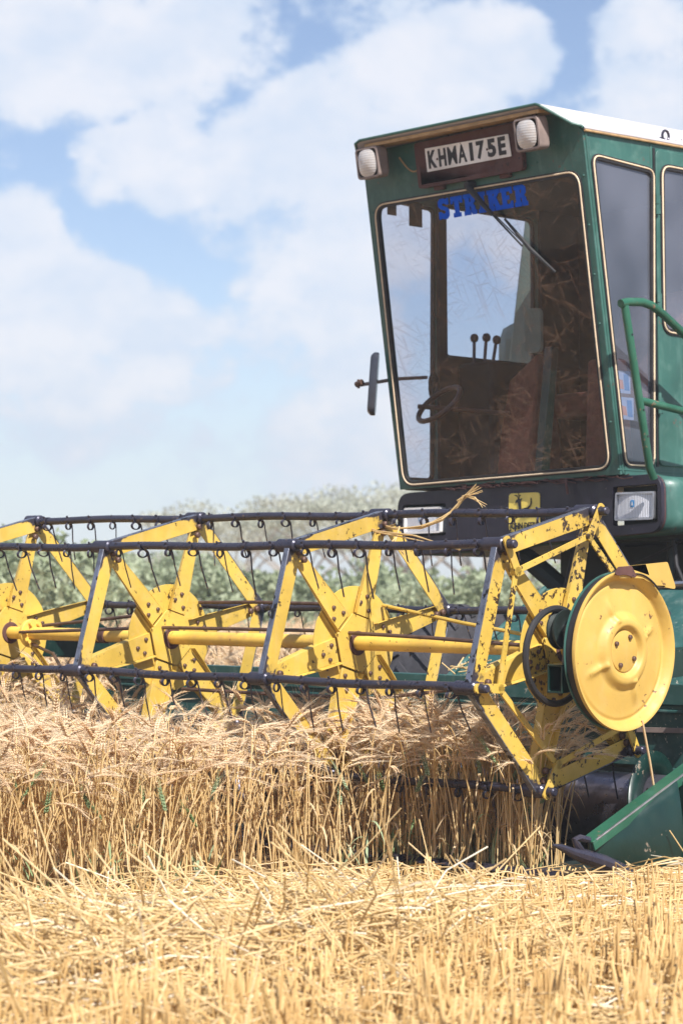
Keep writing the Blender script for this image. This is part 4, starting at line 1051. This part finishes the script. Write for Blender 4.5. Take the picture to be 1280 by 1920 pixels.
# ---- handrail and mirror
hr = MB(); HA = 1.675
hr.tube([cab(HA, -.03, -.03), cab(HA, -.06, .02), cab(HA, -.218, .735), cab(HA, -.222, .752)], .019, 12)
rail = hr.build('handrail', M['rail'], H)
h2 = MB(); h2.tube([cab(HA, -.250, .758), cab(HA, -.20, .770), cab(HA, -.10, .778), cab(HA, -.03, .768), cab(HA, .05, .735), cab(HA, .20, .655), cab(HA, .6, .43), cab(HA, .9, .25)], .020, 12); h2.build('top_rail', M['rail'], rail)
h3 = MB(); h3.tube([cab(HA, -.135, .325), cab(HA, .12, .300), cab(HA, .7, .24)], .018, 12); h3.build('mid_rail', M['rail'], rail)
h4 = MB()
for z in (.16, .62, .28): h4.tube([cab(HA + .018, -.062 - .22 * (z - .02), z), cab(HA + .0205, -.062 - .22 * (z - .02), z)], .005, 8)
h4.build('bolt_hole', M['ink'], rail)
# stickers on the near side window
for c, b0 in ((.385, -.028), (.262, -.006)):
    s = MB(); s.plate([rrect(b0, c, b0 + .118, c + .105, .004, 2)], lambda x, y, d: cab(CW - .0085 + d, x, y), .001); stk = s.build('window_sticker', M['paleblue'], near)
    s = MB(); s.plate([[(b0 + .075, c + .014), (b0 + .110, c + .014), (b0 + .102, c + .092), (b0 + .068, c + .092)]], lambda x, y, d: cab(CW - .0075 + d, x, y), .0006)
    s.build('sticker_band', M['bluesticker'], near)
    s = MB(); s.plate([[(b0 + .012, c + .020), (b0 + .070, c + .020), (b0 + .062, c + .060), (b0 + .012, c + .070)]], lambda x, y, d: cab(CW - .0075 + d, x, y), .0006); s.build('sticker_print', M['orange'], near)
    s = MB(); s.plate([[(b0 + .012, c + .078), (b0 + .024, c + .078), (b0 + .024, c + .094), (b0 + .012, c + .094)]], lambda x, y, d: cab(CW - .0075 + d, x, y), .0006); s.build('sticker_mark', M['ink'], near)
# mirror on the far side
mi = MB(); ml = rrect(-.045, -.160, .045, .160, .04, 6)
mc = Vector((-.058, -.115, .535)); ax1 = Vector((-.655, .755, .03)).normalized(); ax2 = Vector((.085, .02, 1.0)).normalized(); ax3 = ax1.cross(ax2)
def MF(x, y, d): q = mc + ax1 * x + ax2 * y + ax3 * d; return cab(q.x, q.y, q.z)
n_ = len(ml); A = [mi.add(MF(x, y, .012)) for x, y in ml]; B = [mi.add(MF(x, y, -.012)) for x, y in ml]; C = [mi.add(MF(x * .8, y * .9, -.028)) for x, y in ml]
for P_, Q_ in ((A, B), (B, C)):
    for k in range(n_): mi.face((P_[k], P_[(k + 1) % n_], Q_[(k + 1) % n_], Q_[k]))
mi.face(C); mi.face(A)
mirror = mi.build('wing_mirror', M['mirror'], H, bevel=.004)
ma = MB(); ma.tube([cab(-.165, -.13, .535), cab(-.02, .0, .565), cab(.0, .20, .585)], .0095, 8); ma.build('mirror_arm', M['lampbody'], mirror)
mk = MB(); mk.tube([cab(-.175, -.13, .54), cab(-.135, -.13, .55)], .016, 8); mk.tube([cab(-.16, -.13, .52), cab(-.16, -.13, .565)], .007, 8); mk.build('mirror_clamp', M['bolt'], mirror)

# chaff caught under the front of the cab
cm = MB()
for j in range(70):
    x = rng.uniform(.25, 1.45); y = rng.uniform(-.012, .004); L_ = rng.uniform(.03, .11); an = rng.uniform(-.35, .35)
    p = cab(x, .005 + rng.uniform(-.015, .01), y); q = cab(x + L_ * math.cos(an), .0 + rng.uniform(-.015, .01), y + L_ * math.sin(an) * .4 - .004)
    cm.tube([p, (p + q) / 2 + CZ * rng.uniform(-.008, .004), q], .003, 4)
for x in (1.115, 1.12): cm.tube([cab(x, -.005, 0), cab(x + .005, -.008, -.03), cab(x + .012, -.006, -.075)], .0045, 5)
tag(cm.build('caught_chaff', M['rust'], H), kind='stuff')


# ------------------------------------------------------------------ scattering of countless stalks
def mesh_obj(name, V, Fc, mats, mi):
    me = bpy.data.meshes.new(name); me.from_pydata([tuple(v) for v in V], [], Fc)
    for m in mats: me.materials.append(m)
    me.polygons.foreach_set('material_index', mi); me.polygons.foreach_set('use_smooth', [True] * len(Fc)); me.update()
    return bpy.data.objects.new(name, me)


def scatter(name, pts, rot, scl, idx, variants, label, cat):
    me = bpy.data.meshes.new(name); me.from_pydata([], [], []); me.vertices.add(len(pts))
    me.vertices.foreach_set('co', np.asarray(pts, np.float32).ravel())
    a = me.attributes.new('rot', 'FLOAT_VECTOR', 'POINT'); a.data.foreach_set('vector', np.asarray(rot, np.float32).ravel())
    a = me.attributes.new('scl', 'FLOAT_VECTOR', 'POINT'); a.data.foreach_set('vector', np.asarray(scl, np.float32).ravel())
    a = me.attributes.new('idx', 'INT', 'POINT'); a.data.foreach_set('value', np.asarray(idx, np.int32))
    me.update()
    col = bpy.data.collections.new(name + '_variants')
    for i, v in enumerate(variants): v.name = '%s_%03d' % (name, i); col.objects.link(v)
    ob = bpy.data.objects.new(name, me); scene.collection.objects.link(ob)
    ng = bpy.data.node_groups.new(name + '_scatter', 'GeometryNodeTree')
    ng.interface.new_socket('Geometry', in_out='INPUT', socket_type='NodeSocketGeometry')
    ng.interface.new_socket('Geometry', in_out='OUTPUT', socket_type='NodeSocketGeometry')
    N = ng.nodes; L = ng.links
    gi = N.new('NodeGroupInput'); go_ = N.new('NodeGroupOutput'); ip_ = N.new('GeometryNodeInstanceOnPoints')
    ci = N.new('GeometryNodeCollectionInfo'); ci.inputs['Collection'].default_value = col; ci.inputs['Separate Children'].default_value = True
    ci.inputs['Reset Children'].default_value = True
    def attr(nm, t): n = N.new('GeometryNodeInputNamedAttribute'); n.data_type = t; n.inputs['Name'].default_value = nm; return n.outputs['Attribute']
    e2r = N.new('FunctionNodeEulerToRotation'); L.new(attr('rot', 'FLOAT_VECTOR'), e2r.inputs[0])
    L.new(gi.outputs[0], ip_.inputs['Points']); L.new(ci.outputs[0], ip_.inputs['Instance'])
    ip_.inputs['Pick Instance'].default_value = True; L.new(attr('idx', 'INT'), ip_.inputs['Instance Index'])
    L.new(e2r.outputs[0], ip_.inputs['Rotation']); L.new(attr('scl', 'FLOAT_VECTOR'), ip_.inputs['Scale'])
    L.new(ip_.outputs[0], go_.inputs[0])
    md = ob.modifiers.new('scatter', 'NODES'); md.node_group = ng
    tag(ob, label, cat, kind='stuff'); return ob


class SB:  # small mesh builder for stalks
    def __init__(s): s.V = []; s.F = []; s.M = []
    def tube(s, pts, r, seg, mi):
        pts = [Vector(p) for p in pts]; rs = r if isinstance(r, list) else [r] * len(pts); rings = []
        for i, p in enumerate(pts):
            t = (pts[min(i + 1, len(pts) - 1)] - pts[max(i - 1, 0)]).normalized(); n = t.orthogonal().normalized() if i == 0 else (n - t * n.dot(t)).normalized(); b = t.cross(n)
            o = len(s.V); s.V += [p + (n * math.cos(2 * math.pi * k / seg) + b * math.sin(2 * math.pi * k / seg)) * rs[i] for k in range(seg)]; rings.append(o)
        for a, c in zip(rings, rings[1:]):
            for k in range(seg): s.F.append((a + k, a + (k + 1) % seg, c + (k + 1) % seg, c + k)); s.M.append(mi)
        o = rings[-1]; s.F.append(tuple(o + k for k in range(seg))); s.M.append(mi)
    def ribbon(s, pts, wd, side, mi):
        o = len(s.V); n = len(pts)
        for p, w in zip(pts, wd): s.V += [Vector(p) - side * w, Vector(p) + side * w]
        for k in range(n - 1): s.F.append((o + 2 * k, o + 2 * k + 1, o + 2 * k + 3, o + 2 * k + 2)); s.M.append(mi)
    def spindle(s, c, t, side, L, w, mi):
        o = len(s.V); n2 = t.cross(side)
        s.V += [c - t * L * .45, c + side * w, c + n2 * w * .8, c - side * w, c - n2 * w * .8, c + t * L * .6]
        for a, b in ((1, 2), (2, 3), (3, 4), (4, 1)): s.F += [(o, o + b, o + a), (o + 5, o + a, o + b)]; s.M += [mi, mi]
    def obj(s, name, mats): return mesh_obj(name, s.V, s.F, mats, s.M)


def wheat_variant(i, rg, green=False, lean=1.0):
    b = SB(); h = rg.uniform(.47, .57) if not green else rg.uniform(.16, .38); az = rg.uniform(0, 6.28); ld = Vector((math.cos(az), math.sin(az), 0))
    nod = rg.uniform(.15, 1.9) if not green else .15; bend0 = rg.uniform(.02, .10) * lean
    pts = []; p = Vector((0, 0, 0)); ang = bend0; n = 7; rr = rg.uniform(.0019, .0028)
    for k in range(n):
        pts.append(p.copy()); p = p + (Vector((0, 0, 1)) * math.cos(ang) + ld * math.sin(ang)) * (h / n); ang += bend0 * .35
    for k in range(4):
        pts.append(p.copy()); p = p + (Vector((0, 0, 1)) * math.cos(ang) + ld * math.sin(ang)) * .018; ang += nod * .16
    pts.append(p.copy())
    b.tube(pts, [rr] * n + [rr * .8] * 4 + [rr * .7], 4, 0)
    side = Vector((-ld.y, ld.x, 0)); ns = int(rg.integers(12, 16)); L = .0064; em = 4 if green else 1; am = 4 if green else 2
    for k in range(ns):
        t = (Vector((0, 0, 1)) * math.cos(ang) + ld * math.sin(ang)).normalized(); nrm = side.cross(t)
        f_ = k / (ns - 1); wd = .0045 * (.75 + .5 * math.sin(math.pi * min(1, f_ * 1.15 + .1)) - .25 * f_)
        for sg in (-1, 1):
            sd = (side * sg * .8 + nrm * (.30 if k % 2 else -.30)).normalized()
            c = p + sd * .0040; b.spindle(c, (t * 1.0 + sd * .26).normalized(), side, .0165, wd, em)
            if rg.random() < .5:
                spread = .18 + .30 * (1 - f_)
                dr_ = (t * 1.0 + sd * rg.uniform(.5, 1.3) * spread + Vector(rg.uniform(-.07, .07, 3))).normalized(); La = rg.uniform(.045, .080)
                sdir = dr_.cross(sd).normalized(); q = c + t * .007
                b.ribbon([q, q + dr_ * La * .5 + Vector((0, 0, .0015)), q + dr_ * La], [.00075, .0006, .00018], sdir, am)
        p = p + t * L; ang += nod * .045
    for _ in range(int(rg.integers(0, 3))):     # withered leaves
        z = rg.uniform(.12, .42); a2 = rg.uniform(0, 6.28); d2 = Vector((math.cos(a2), math.sin(a2), 0)); s2_ = Vector((-d2.y, d2.x, 0)); L2 = rg.uniform(.08, .18)
        q = Vector((0, 0, h * z / .5)); pl = []
        for k in range(6):
            f = k / 5; pl.append(q + d2 * (L2 * f * .55) + Vector((0, 0, L2 * (.55 * f - 1.1 * f * f))))
        b.ribbon(pl, [.001, .0035, .0042, .0036, .0026, .0004], (s2_ + Vector((0, 0, rg.uniform(-.6, .6)))).normalized(), 4 if green else 3)
    if green:
        for _ in range(3):
            a2 = rg.uniform(0, 6.28); d2 = Vector((math.cos(a2), math.sin(a2), 0)); L2 = rg.uniform(.12, .26); pl = [d2 * (L2 * .4 * f) + Vector((0, 0, L2 * (1.0 * f - .25 * f * f))) for f in (0, .3, .6, 1)]
            b.ribbon(pl, [.002, .005, .004, .0005], Vector((-d2.y, d2.x, 0)), 4)
    return b.obj('wheat_plant', [M['stem'], M['ear'], M['awn'], M['dryleaf'], M['greenleaf']])


def in_view(X, Y, margin):
    """ground points the photo could see, with a margin in metres to each side"""
    rx = X * r0.x + Y * r0.y; fz = X * (-math.sin(YAW)) + Y * math.cos(YAW)
    return (fz > 1.5) & (np.abs(rx) < fz * (640 / FPX) + margin)


XE = RP.x + .52      # edge of the uncut crop
XF = RP.x - 2.42      # far end of the header
YC = RP.y + .02       # knife line


def make_wheat():
    rg = np.random.default_rng(3)
    var = [wheat_variant(i, rg) for i in range(26)] + [wheat_variant(i, rg, True) for i in range(4)]
    P = []
    def area(x0, x1, y0, y1, dens):
        n = int((x1 - x0) * (y1 - y0) * dens); return rg.uniform(x0, x1, n), rg.uniform(y0, y1, n)
    out = []
    for (x0, x1, y0, y1, dn, mg) in ((XE - .6, XE + .66, 1.5, YC, 580, 1.2), (XE - 2.0, XE - .6, 2.5, YC, 380, 1.2), (XF - .2, XE - 2.0, 3.5, YC, 260, 1.2), (-14, XF, 5.0, 17, 180, 1.2), (-26, -14, 11, 28, 60, 1.0)):
        x, y = area(x0, x1, y0, y1, dn); k = in_view(x, y, mg); out.append((x[k], y[k], np.zeros(k.sum())))
    x = rg.uniform(RP.x - .35, RP.x + 1.04, 520); y = rg.uniform(RP.y - .15, RP.y + .16, 520); out.append((x, y, np.zeros(520)))     # stalks being gathered at the knife
    # crop ahead of the machine that the windscreen mirrors
    sN = 5 + 27 * rg.random(13000) ** 1.3; pN = rg.uniform(-2.3, 2.3, 13000); x = -8.4 - .75 * sN + .655 * pN; y = 9.5 - .655 * sN - .75 * pN; k = (y < YC) & ~in_view(x, y, 1.2); out.append((x[k], y[k], np.zeros(k.sum())))
    x = np.concatenate([o_[0] for o_ in out]); y = np.concatenate([o_[1] for o_ in out]); n = len(x)
    edge = XE + .05 * np.sin(y * 2.1) + .04 * np.sin(y * 5.3 + 1) + np.interp(y, [YC - .20, YC - .15], [-.06, .50])
    keep = (x < edge) & ~((y > YC - 1.0) & (y < YC - .2) & (x > XF + .6) & (rg.random(n) < .55)); x = x[keep]; y = y[keep]; n = len(x)
    idx = rg.integers(0, 26, n)
    nearedge = (x > XE - .35) & (rg.random(n) < .075); idx[nearedge] = rg.integers(26, 30, nearedge.sum())
    hs = np.interp(x, [-9.7, -8.4, -7.2, -6.4], [1.0, .90, .79, .73]) + .05 * np.sin(x * 1.7 + y * .9) + .05 * np.sin(y * 2.3 - x) + rg.normal(0, .085, n)
    gath = (y > YC - .18) & (x > RP.x - .5); hs[gath] = rg.uniform(.74, 1.02, gath.sum())
    sc = np.stack([np.full(n, 1.15), np.full(n, 1.15), hs], 1)
    tilt = rg.normal(0, .05, (n, 2)); rot = np.stack([tilt[:, 0], tilt[:, 1], rg.uniform(0, 6.28, n)], 1)
    wild = rg.random(n) < .02; rot[wild, :2] = rg.normal(0, .35, (wild.sum(), 2))
    pts = np.stack([x, y, np.zeros(n)], 1)
    scatter('standing_wheat', pts, rot, sc, idx, var, 'ripe standing wheat with drooping bearded ears in front of the reel', 'wheat')
    return n


def stick(rg, L, r, bend, mi=0, mats=None, hollow=False):
    b = SB(); n = 4
    pts = [Vector((L * (k / n - .5), bend * math.sin(math.pi * k / n) * L, bend * .4 * math.sin(2 * math.pi * k / n) * L)) for k in range(n + 1)]
    b.tube(pts, r, 5, 0)
    if rg.random() < .5:
        q = pts[2]; b.ribbon([q, q + Vector((L * .12, .01, .012)), q + Vector((L * .22, .004, -.004))], [.0015, .004, .0006], Vector((0, .8, .6)), 0)
    return b.obj('straw', mats)


def make_straw():
    rg = np.random.default_rng(11)
    var = [stick(rg, rg.uniform(.20, .75), rg.uniform(.0018, .0034), rg.uniform(-.15, .15), mats=[M['straw']]) for _ in range(22)]
    n = 17000
    x = rg.normal(-5.17, .30, n); y = rg.uniform(2.2, 9.4, n)
    n2 = 6200; x = np.concatenate([x, rg.uniform(-6.75, -3.2, n2)]); y = np.concatenate([y, rg.uniform(1.5, 9.5, n2)])
    k = in_view(x, y, 1.0) & (x < -3.0) & (x > -6.8) & ~((x < -5.8) & (y > YC - .75)); x = x[k]; y = y[k]; n = len(x)
    prof = .095 * np.exp(-((x + 5.20 + .10 * np.sin(y * 1.9)) / .42) ** 2) * (1 + .35 * np.sin(y * 2.7 + 1) + .2 * np.sin(y * 6.1))
    prof *= np.interp(y, [5.4, 6.3], [1, .30]); up_ok = rg.random(n) < np.interp(y, [5.3, 6.0], [1, .04])
    z = .025 + prof * rg.uniform(.15, 1.05, n) + rg.uniform(0, .035, n)
    el = rg.normal(0, 1, n) * np.interp(y, [5.6, 6.3], [.17, .07]); up = (rg.random(n) < .06) & up_ok & ((x > -5.75) | (rg.random(n) < .25)); el[up] = rg.uniform(.3, 1.0, up.sum()); z[up] += .03
    az = rg.normal(.0, .9, n) + np.where(rg.random(n) < .6, YAW, rg.uniform(0, 3.14, n))
    rot = np.stack([rg.uniform(0, 6.28, n), el, az], 1); s = rg.uniform(.7, 1.25, n); sc = np.stack([s, np.full(n, 1.0), np.full(n, 1.0)], 1)
    scatter('cut_straw', np.stack([x, y, z], 1), rot, sc, rg.integers(0, 22, n), var, 'pale cut straw lying in a windrow along the edge of the standing wheat', 'straw')


def make_stubble():
    rg = np.random.default_rng(5); var = []
    for i in range(14):
        b = SB()
        for _ in range(int(rg.integers(3, 8))):
            h = rg.uniform(.07, .21); o = Vector(rg.uniform(-.022, .022, 2).tolist() + [0]); t = Vector(rg.normal(0, .10, 2).tolist() + [1]) * h
            b.tube([o, o + t * .5 + Vector((rg.normal(0, .004), rg.normal(0, .004), 0)), o + t], rg.uniform(.0022, .0037), 5, 0)
            if rg.random() < .45:
                q = o + t * rg.uniform(.3, .8); d = Vector(rg.normal(0, 1, 2).tolist() + [.2]).normalized(); L = rg.uniform(.04, .10)
                b.ribbon([q, q + d * L * .5 + Vector((0, 0, .012)), q + d * L - Vector((0, 0, .02))], [.0012, .0035, .0005], Vector((-d.y, d.x, .3)).normalized(), 0)
        var.append(b.obj('stubble_tuft', [M['stubble']]))
    X = []; Y = []
    for row in np.arange(-6.9, -1.6, .11):
        n = int(11.5 / .062); y = rg.uniform(.6, 12.1, n); X.append(row + rg.normal(0, .016, n)); Y.append(y)
    x = np.concatenate(X); y = np.concatenate(Y)
    n3 = 9000; x = np.concatenate([x, rg.uniform(-12, -3, n3)]); y = np.concatenate([y, rg.uniform(YC + .9, 22, n3)])
    k = in_view(x, y, .9) & (((x > XE + .05) & ((y < YC - .3) | (x > XE + .55))) | (y > YC + .8)); x = x[k]; y = y[k]; n = len(x)
    rot = np.stack([rg.normal(0, .10, n), rg.normal(0, .10, n), rg.uniform(0, 6.28, n)], 1); s = rg.uniform(.75, 1.2, n) * np.interp(x, [-6.75, -5.6, -5.2], [.35, .45, 1.0])
    sc = np.stack([np.full(n, 1.0), np.full(n, 1.0), s], 1)
    scatter('stubble', np.stack([x, y, np.zeros(n)], 1), rot, sc, rg.integers(0, 14, n), var, 'golden cut stubble in rows at the front of the field', 'stubble')


make_wheat(); make_straw(); make_stubble()


# ------------------------------------------------------------------ trees and bushes beyond the field
def bearing(px, dist):
    """ground point at a distance along the compass bearing of photo column px"""
    d = fwd * FPX + rgt * (px - 640); d.z = 0; d.normalize(); return d * dist


def leaf_mesh(rg, centres, radii, n_each, size, flat=1.0):
    V = []; 
    for c, rad, n in zip(centres, radii, n_each):
        d = rg.normal(0, 1, (n, 3)); d /= np.linalg.norm(d, axis=1)[:, None]; q = d * (rg.random((n, 1)) ** .45) * rad; q[:, 2] *= flat; V.append(q + np.array(c))
    P = np.concatenate(V); n = len(P)
    a = rg.normal(0, 1, (n, 3)); a /= np.linalg.norm(a, axis=1)[:, None]; b = rg.normal(0, 1, (n, 3)); b -= a * (a * b).sum(1)[:, None]; b /= np.linalg.norm(b, axis=1)[:, None]
    s = size * rg.uniform(.6, 1.4, (n, 1))
    Q = np.stack([P - a * s, P - b * s * .45, P + a * s, P + b * s * .45], 1).reshape(-1, 3)
    return Q, [(4 * k, 4 * k + 1, 4 * k + 2, 4 * k + 3) for k in range(n)]


def plant(name, loc, rg, kind, w, h, label, cat, group):
    root = bpy.data.objects.new(name, None); scene.collection.objects.link(root); root.location = loc; tag(root, label, cat, group)
    tr = MB(); cen = []; rad = []; cnt = []
    if kind == 'acacia':
        nb = 9; fork = h * rg.uniform(.28, .4)
        lean = Vector((rg.normal(0, .05), rg.normal(0, .05), 0)) * h
        tr.tube([Vector((0, 0, 0)), lean * .5 + Vector((0, 0, fork * .5)), lean + Vector((0, 0, fork))], [h * .032, h * .026, h * .022], 8)
        for j in range(nb):
            a = 6.28 * j / nb + rg.uniform(-.3, .3); rr = w * .5 * rg.uniform(.35, .95); z = h * rg.uniform(.80, .97) - .10 * rr
            e = Vector((rr * math.cos(a), rr * math.sin(a), z)); s_ = lean + Vector((0, 0, fork * rg.uniform(.75, 1.0)))
            tr.tube([s_, s_.lerp(e, .45) + Vector((0, 0, h * .06)), e], [h * .015, h * .010, h * .004], 6)
            for _ in range(4):
                c = e + Vector((rg.normal(0, w * .09), rg.normal(0, w * .09), rg.normal(0, h * .025))); cen.append(tuple(c)); rad.append(w * rg.uniform(.09, .16)); cnt.append(int(rg.integers(160, 300)))
        Q, Fc = leaf_mesh(rg, cen, rad, cnt, h * .016, .38); mt = M['leaf_acacia']
    else:
        for j in range(7):
            a = rg.uniform(0, 6.28); e = Vector((w * .25 * math.cos(a), w * .25 * math.sin(a), h * rg.uniform(.5, .8)))
            tr.tube([Vector((rg.normal(0, .05), rg.normal(0, .05), 0)), e * .5 + Vector((0, 0, h * .08)), e], [.03, .022, .008], 5)
        for j in range(30):
            a = rg.uniform(0, 6.28); q = rg.random() ** .5; z = rg.uniform(.18, .9); rr = w * .46 * q * math.sqrt(max(.08, 1 - (z - .35) ** 2 * 2.2))
            cen.append((rr * math.cos(a), rr * math.sin(a), z * h)); rad.append(min(w, h) * rg.uniform(.12, .24)); cnt.append(int(rg.integers(150, 260)))
        Q, Fc = leaf_mesh(rg, cen, rad, cnt, .045 * (1 + h * .12)); mt = M['leaf_bush']
    me = bpy.data.meshes.new('crown'); me.from_pydata(Q.tolist(), [], Fc); me.materials.append(mt)
    c = bpy.data.objects.new('crown', me); scene.collection.objects.link(c); c.parent = root
    t_ = tr.build('trunk' if kind == 'acacia' else 'stem', M['bark'], org=Vector((0, 0, 0))); t_.parent = root; t_.location = (0, 0, 0)
    return root


rg = np.random.default_rng(21)
BUSH = [(-70, 27, 3.0, 1.55), (60, 26, 3.2, 1.60), (150, 28, 2.6, 1.25), (235, 33, 3.0, 1.35), (330, 36, 3.4, 1.55), (415, 30, 2.6, 1.25), (500, 31, 3.0, 1.2), (590, 33, 3.0, 1.35), (690, 31, 3.0, 1.2), (790, 34, 3.0, 1.4), (890, 32, 2.8, 1.25), (990, 34, 3.2, 1.4)]
BL = ['tall pale green bush at the left edge of the field', 'dense leafy green bush behind the leftmost yellow reel spider', 'low rounded bush right of the tall leafy bush on the left', 'dusty grey green bush far behind the left reel bays', 'wide bush beneath the spreading acacia on the left', 'low green bush at the field edge behind the second reel spider', 'small dusty bush between the two middle reel spiders', 'pale bush seen through the gap left of the third reel spider', 'low bush seen directly behind the hub of the third reel spider', 'dusty bush left of the tractor tyre at the field edge', 'hazy bush seen under the black fascia beside the tyre', 'bush mostly hidden behind the dark chassis']
for (px, dist, w, h), lb in zip(BUSH, BL):
    plant('bush', bearing(px, dist), rg, 'bush', w, h, lb, 'bush', 'bushes along the field edge')
ACA = [(300, 60, 5.0, 2.1), (440, 66, 5.2, 3.15), (560, 78, 4.2, 3.0), (670, 66, 6.0, 3.65), (775, 72, 6.8, 4.1), (885, 60, 5.5, 3.3), (40, 80, 6.0, 2.3), (170, 90, 7.0, 2.2), (980, 70, 6, 3.6)]
AL = ['small flat topped acacia far behind the left reel bay', 'wide umbrella acacia rising above the reel between the left spiders', 'thin acacia with a bare spiky top left of the big canopy', 'broad acacia whose canopy rises left of the cab corner', 'large acacia half hidden by the corner of the cab', 'forked acacia seen below the black fascia', 'distant acacia behind the tall bush on the far left', 'faint distant acacia between the left bushes', 'acacia hidden behind the cab and chassis']
for (px, dist, w, h), lb in zip(ACA, AL):
    plant('acacia_tree', bearing(px, dist), rg, 'acacia', w, h, lb, 'tree', 'acacia trees beyond the field')

# ------------------------------------------------------------------ dusty air
hzb = MB(); hzb.box(lambda a, b, c: Vector((a, b, c)), (-150, 60), (-60, 150), (-1.0, 12.0))
hm = bpy.data.materials.new('dusty_air'); hm.use_nodes = True; hn = hm.node_tree; hn.nodes.clear()
ho = hn.nodes.new('ShaderNodeOutputMaterial'); pv = hn.nodes.new('ShaderNodeVolumePrincipled')
pv.inputs['Color'].default_value = (.96, .97, .99, 1); pv.inputs['Density'].default_value = .0022; pv.inputs['Anisotropy'].default_value = .2
hn.links.new(pv.outputs[0], ho.inputs['Volume'])
tag(hzb.build('haze', hm, smooth=0, org=Vector((0, 0, 0))), 'thin pale dust hanging over the field', 'haze', kind='stuff')

# ------------------------------------------------------------------ loose straw on the machine
def loose(name, paths, mat, label, cat):
    b = MB()
    for pts, r_ in paths: b.tube([rl(*p) for p in pts], r_, 5)
    o = b.build(name, mat, org=rl(*paths[0][0][0])); tag(o, label, cat); return o


wr_ = np.random.default_rng(4)
def strand(pts, n, jit, r_):
    return [([tuple(np.array(p) + wr_.normal(0, jit * (.4 + q_ / len(pts)), 3)) for q_, p in enumerate(pts)], [r_ * .8] + [r_] * (len(pts) - 2) + [r_ * .4]) for _ in range(n)]
loose('straw_wisp', strand([(-.06, .17, .478), (.12, .10, .456), (.28, .08, .462), (.37, .10, .49), (.41, .14, .545), (.44, .15, .575), (.52, .15, .592)], 5, .006, .0030) + strand([(.40, .15, .56), (.46, .15, .59), (.50, .15, .615)], 5, .008, .0032)
      + strand([(.43, .15, .58), (.50, .14, .565), (.55, .15, .535)], 3, .006, .0025) + strand([(-.10, .14, .472), (.10, .02, .440), (.35, -.03, .415), (.66, -.12, .368)], 3, .006, .0030) + strand([(.16, .08, .458), (.175, .05, .42), (.20, .0, .385), (.32, -.06, .350)], 3, .006, .0032)
      + strand([(-.16, .17, .45), (-.08, .17, .50), (.0, .15, .45), (.08, .12, .47)], 5, .016, .0025),
      M['straw'], 'twisted wisp of dry straw caught on the top reel bars below the cab', 'straw')
loose('wheat_stalk', [([(1.36, .10, -.25), (1.37, .135, -.40), (1.375, .155, -.50), (1.38, .165, -.60)], .0045), ([(1.375, .150, -.49), (1.38, .18, -.56), (1.385, .215, -.635)], .004)],
      M['dryleaf'], 'bent yellow wheat stalk hanging below the big yellow pulley disc', 'stalk')
loose('straw_heap', [([(.0 + .012 * j - .3, .88 + .05 * math.sin(j * 3.1), -.125 + .02 * math.sin(j)), (.1 + .012 * j - .3 + .2 * math.sin(j * 1.3), .93 + .06 * math.cos(j * 2.3), -.105 + .04 * math.cos(j * 1.9))], .003) for j in range(60)],
      M['straw'], 'scattered chaff lying on top of the green header wall beside the feeder house', 'chaff')
